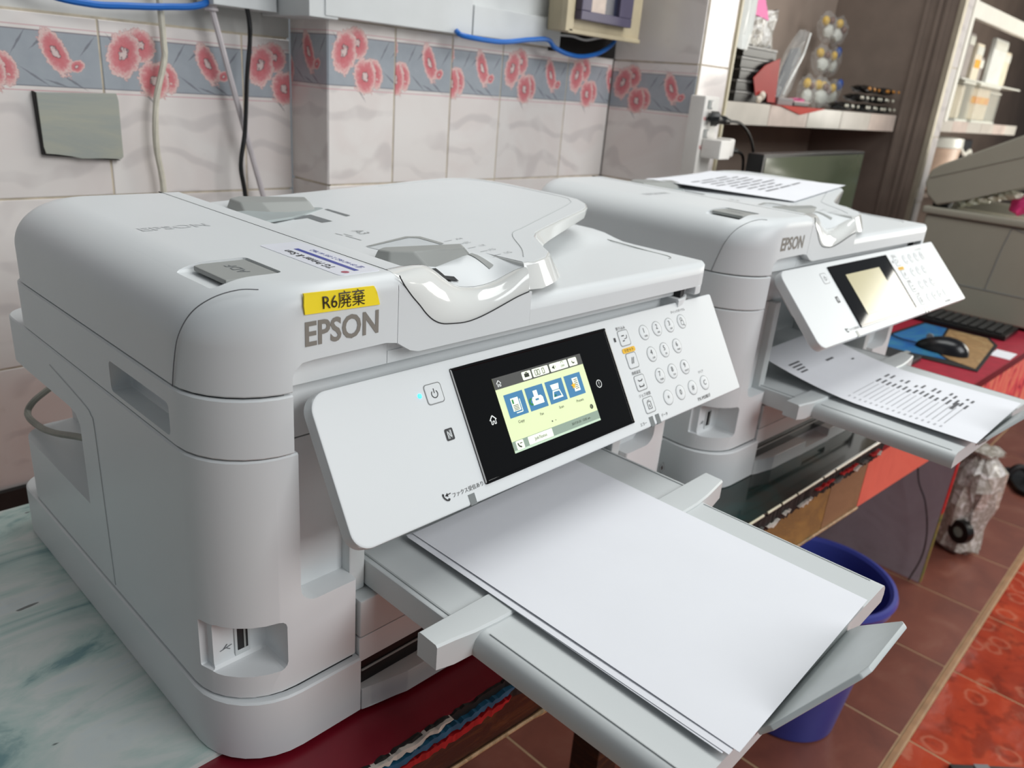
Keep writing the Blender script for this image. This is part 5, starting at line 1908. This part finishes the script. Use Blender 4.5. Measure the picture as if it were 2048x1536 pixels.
for q in v:
    x, y, z = q.co
    q.co = (x * 0.031 * (1 - 0.12 * y), y * 0.056, max(z, -0.02) * 0.034 * (1 - 0.22 * y))
link('mouse_shell', bm, mat('mouse_black', (20, 20, 24), 0.25), ms)
bm = B()
lathe(bm, [(0.007, -0.003), (0.008, 0), (0.007, 0.003)], 0, 0, 16, True, True)
o = link('scroll_wheel', bm, GREYD, ms, loc=(0, 0.030, 0.026), rot=(0, PI / 2, 0))
bm = B()
tube(bm, [(0, 0.055, 0.006), (0.01, 0.09, 0.004), (0.05, 0.13, 0.004), (0.12, 0.15, 0.004), (0.17, 0.16, 0.004)], 0.0018, 6, 5)
link('mouse_lead', bm, BLACK, ms)
kb = thing('keyboard', 'black keyboard pushed against the copier foot', 'keyboard', (1.965, -0.06, 0.0))
link('keyboard_case', box(B(), 0, 0.135, 0, 0.28, 0.0, 0.014, 0.003), mat('keyboard_black', (20, 20, 21), 0.4), kb)
k0 = None
for i in range(6):
    for j in range(13):
        if k0 is None:
            k0 = k = link('keycap', box(B(), 0, 0.016, 0, 0.016, 0, 0.005, 0.001, 1), BLACK, kb)
        else:
            k = k0.copy()
            COL.objects.link(k)
            k.parent = kb
        k.location = (0.010 + i * 0.0195, 0.012 + j * 0.0198, 0.0135)
t = thing('white_card', 'small white card lying on the crimson cloth before the mouse pad', 'card')
link('card', box(B(), 1.80, 1.87, -0.108, -0.066, 0.0, 0.0006), PAPER, t)
t = thing('dark_wallet', 'dark flat wallet half under the mouse pad edge', 'wallet')
link('wallet', box(B(), 1.50, 1.60, 0.02, 0.13, 0.0, 0.012, 0.003), mat('wallet_dark', (44, 48, 52), 0.4), t)
link('wallet_band', box(B(), 1.498, 1.602, 0.045, 0.055, 0.0115, 0.0128), GREY, t)

# ---------------------------------------------------------------- floor things
bn = thing('waste_bin', 'round blue plastic waste bin on the brown floor tiles', 'bin', (1.22, 0.0, FZ))
BINB = mat('bin_blue', (66, 76, 160), 0.35, 0.05, 12)
bm = B()
lathe(bm, [(0.096, 0.0), (0.100, 0.004), (0.136, 0.322), (0.144, 0.326), (0.147, 0.334), (0.144, 0.342), (0.137, 0.343), (0.131, 0.338), (0.127, 0.32), (0.094, 0.010)], 0, 0, 56, True, True)
link('bin_body', bm, BINB, bn)
bm = B()
lathe(bm, [(0.1385, 0.316), (0.142, 0.318), (0.142, 0.322), (0.138, 0.323)], 0, 0, 56, False, False)
link('bin_rim', bm, BINB, bn)
sb = thing('film_bundle', 'crinkled bundle of clear film standing right of the purple grey panel', 'bundle', (2.255, -0.055, FZ))
bm = B()
prof = [(0.035, 0.0), (0.060, 0.02), (0.058, 0.08), (0.064, 0.16), (0.070, 0.22), (0.062, 0.27), (0.038, 0.30), (0.028, 0.31), (0.046, 0.325)]
loops = []
for r_, z_ in prof:
    loops.append([((r_ * (1 + random.uniform(-0.22, 0.22))) * math.cos(2 * PI * k / 26), (r_ * (1 + random.uniform(-0.22, 0.22))) * math.sin(2 * PI * k / 26), z_ + random.uniform(-0.006, 0.006)) for k in range(26)])
loft(bm, loops)
link('film', bm, FOIL, sb, ang=12)
bm = B()
lathe(bm, [(0.016, -0.012), (0.034, -0.012), (0.036, 0), (0.034, 0.012), (0.016, 0.012)], 0, 0, 28, False, False)
o = link('tape_roll', bm, BLACK, sb, loc=(-0.062, -0.012, 0.085), rot=(PI / 2, 0, 1.1))
bm = B()
lathe(bm, [(0.0165, -0.010), (0.0165, 0.010)], 0, 0, 20, True, True)
link('roll_core', bm, mat('core_pale_green', (150, 170, 158), 0.6, 0.15, 60), sb, loc=(-0.062, -0.012, 0.085), rot=(PI / 2, 0, 1.1))
cable('hanging_wire', 'thin dark wire hanging along the purple grey panel', 'cable', [(1.945, 0.06, -0.27), (1.94, 0.03, -0.40), (1.935, -0.005, -0.46), (1.935, -0.03, -0.54), (1.94, -0.035, -0.62), (1.945, -0.02, -0.704)], 0.002, mat('wire_brown', (40, 28, 28), 0.6))

t = thing('black_case', 'black flat case on the red floral floor tiles at the lower right corner', 'case', (1.318, -0.300, FZ), (0, 0, -0.79))
link('case_body', box(B(), 0, 0.26, -0.15, 0, 0.0005, 0.010, 0.002), BLACK, t)
link('case_strap', box(B(), 0.05, 0.08, -0.151, 0.001, 0.010, 0.0115, 0.0004), GREYD, t)
t = thing('slipper', 'black slipper on the red floor tiles at the right picture edge', 'slipper', (2.93, -0.09, FZ), (0, 0, 0.5))
bm = B()
slab(bm, -0.11, 0.11, -0.04, 0.04, 0.0005, 0.018, (0.038,) * 4, 0.002)
link('sole', bm, BLACK, t)
bm = B()
tube(bm, [(0.03, -0.038, 0.016), (0.035, -0.02, 0.045), (0.04, 0.0, 0.052), (0.035, 0.02, 0.045), (0.03, 0.038, 0.016)], 0.012, 8, 4)
link('strap', bm, mat('strap_dark', (34, 30, 32), 0.6), t)
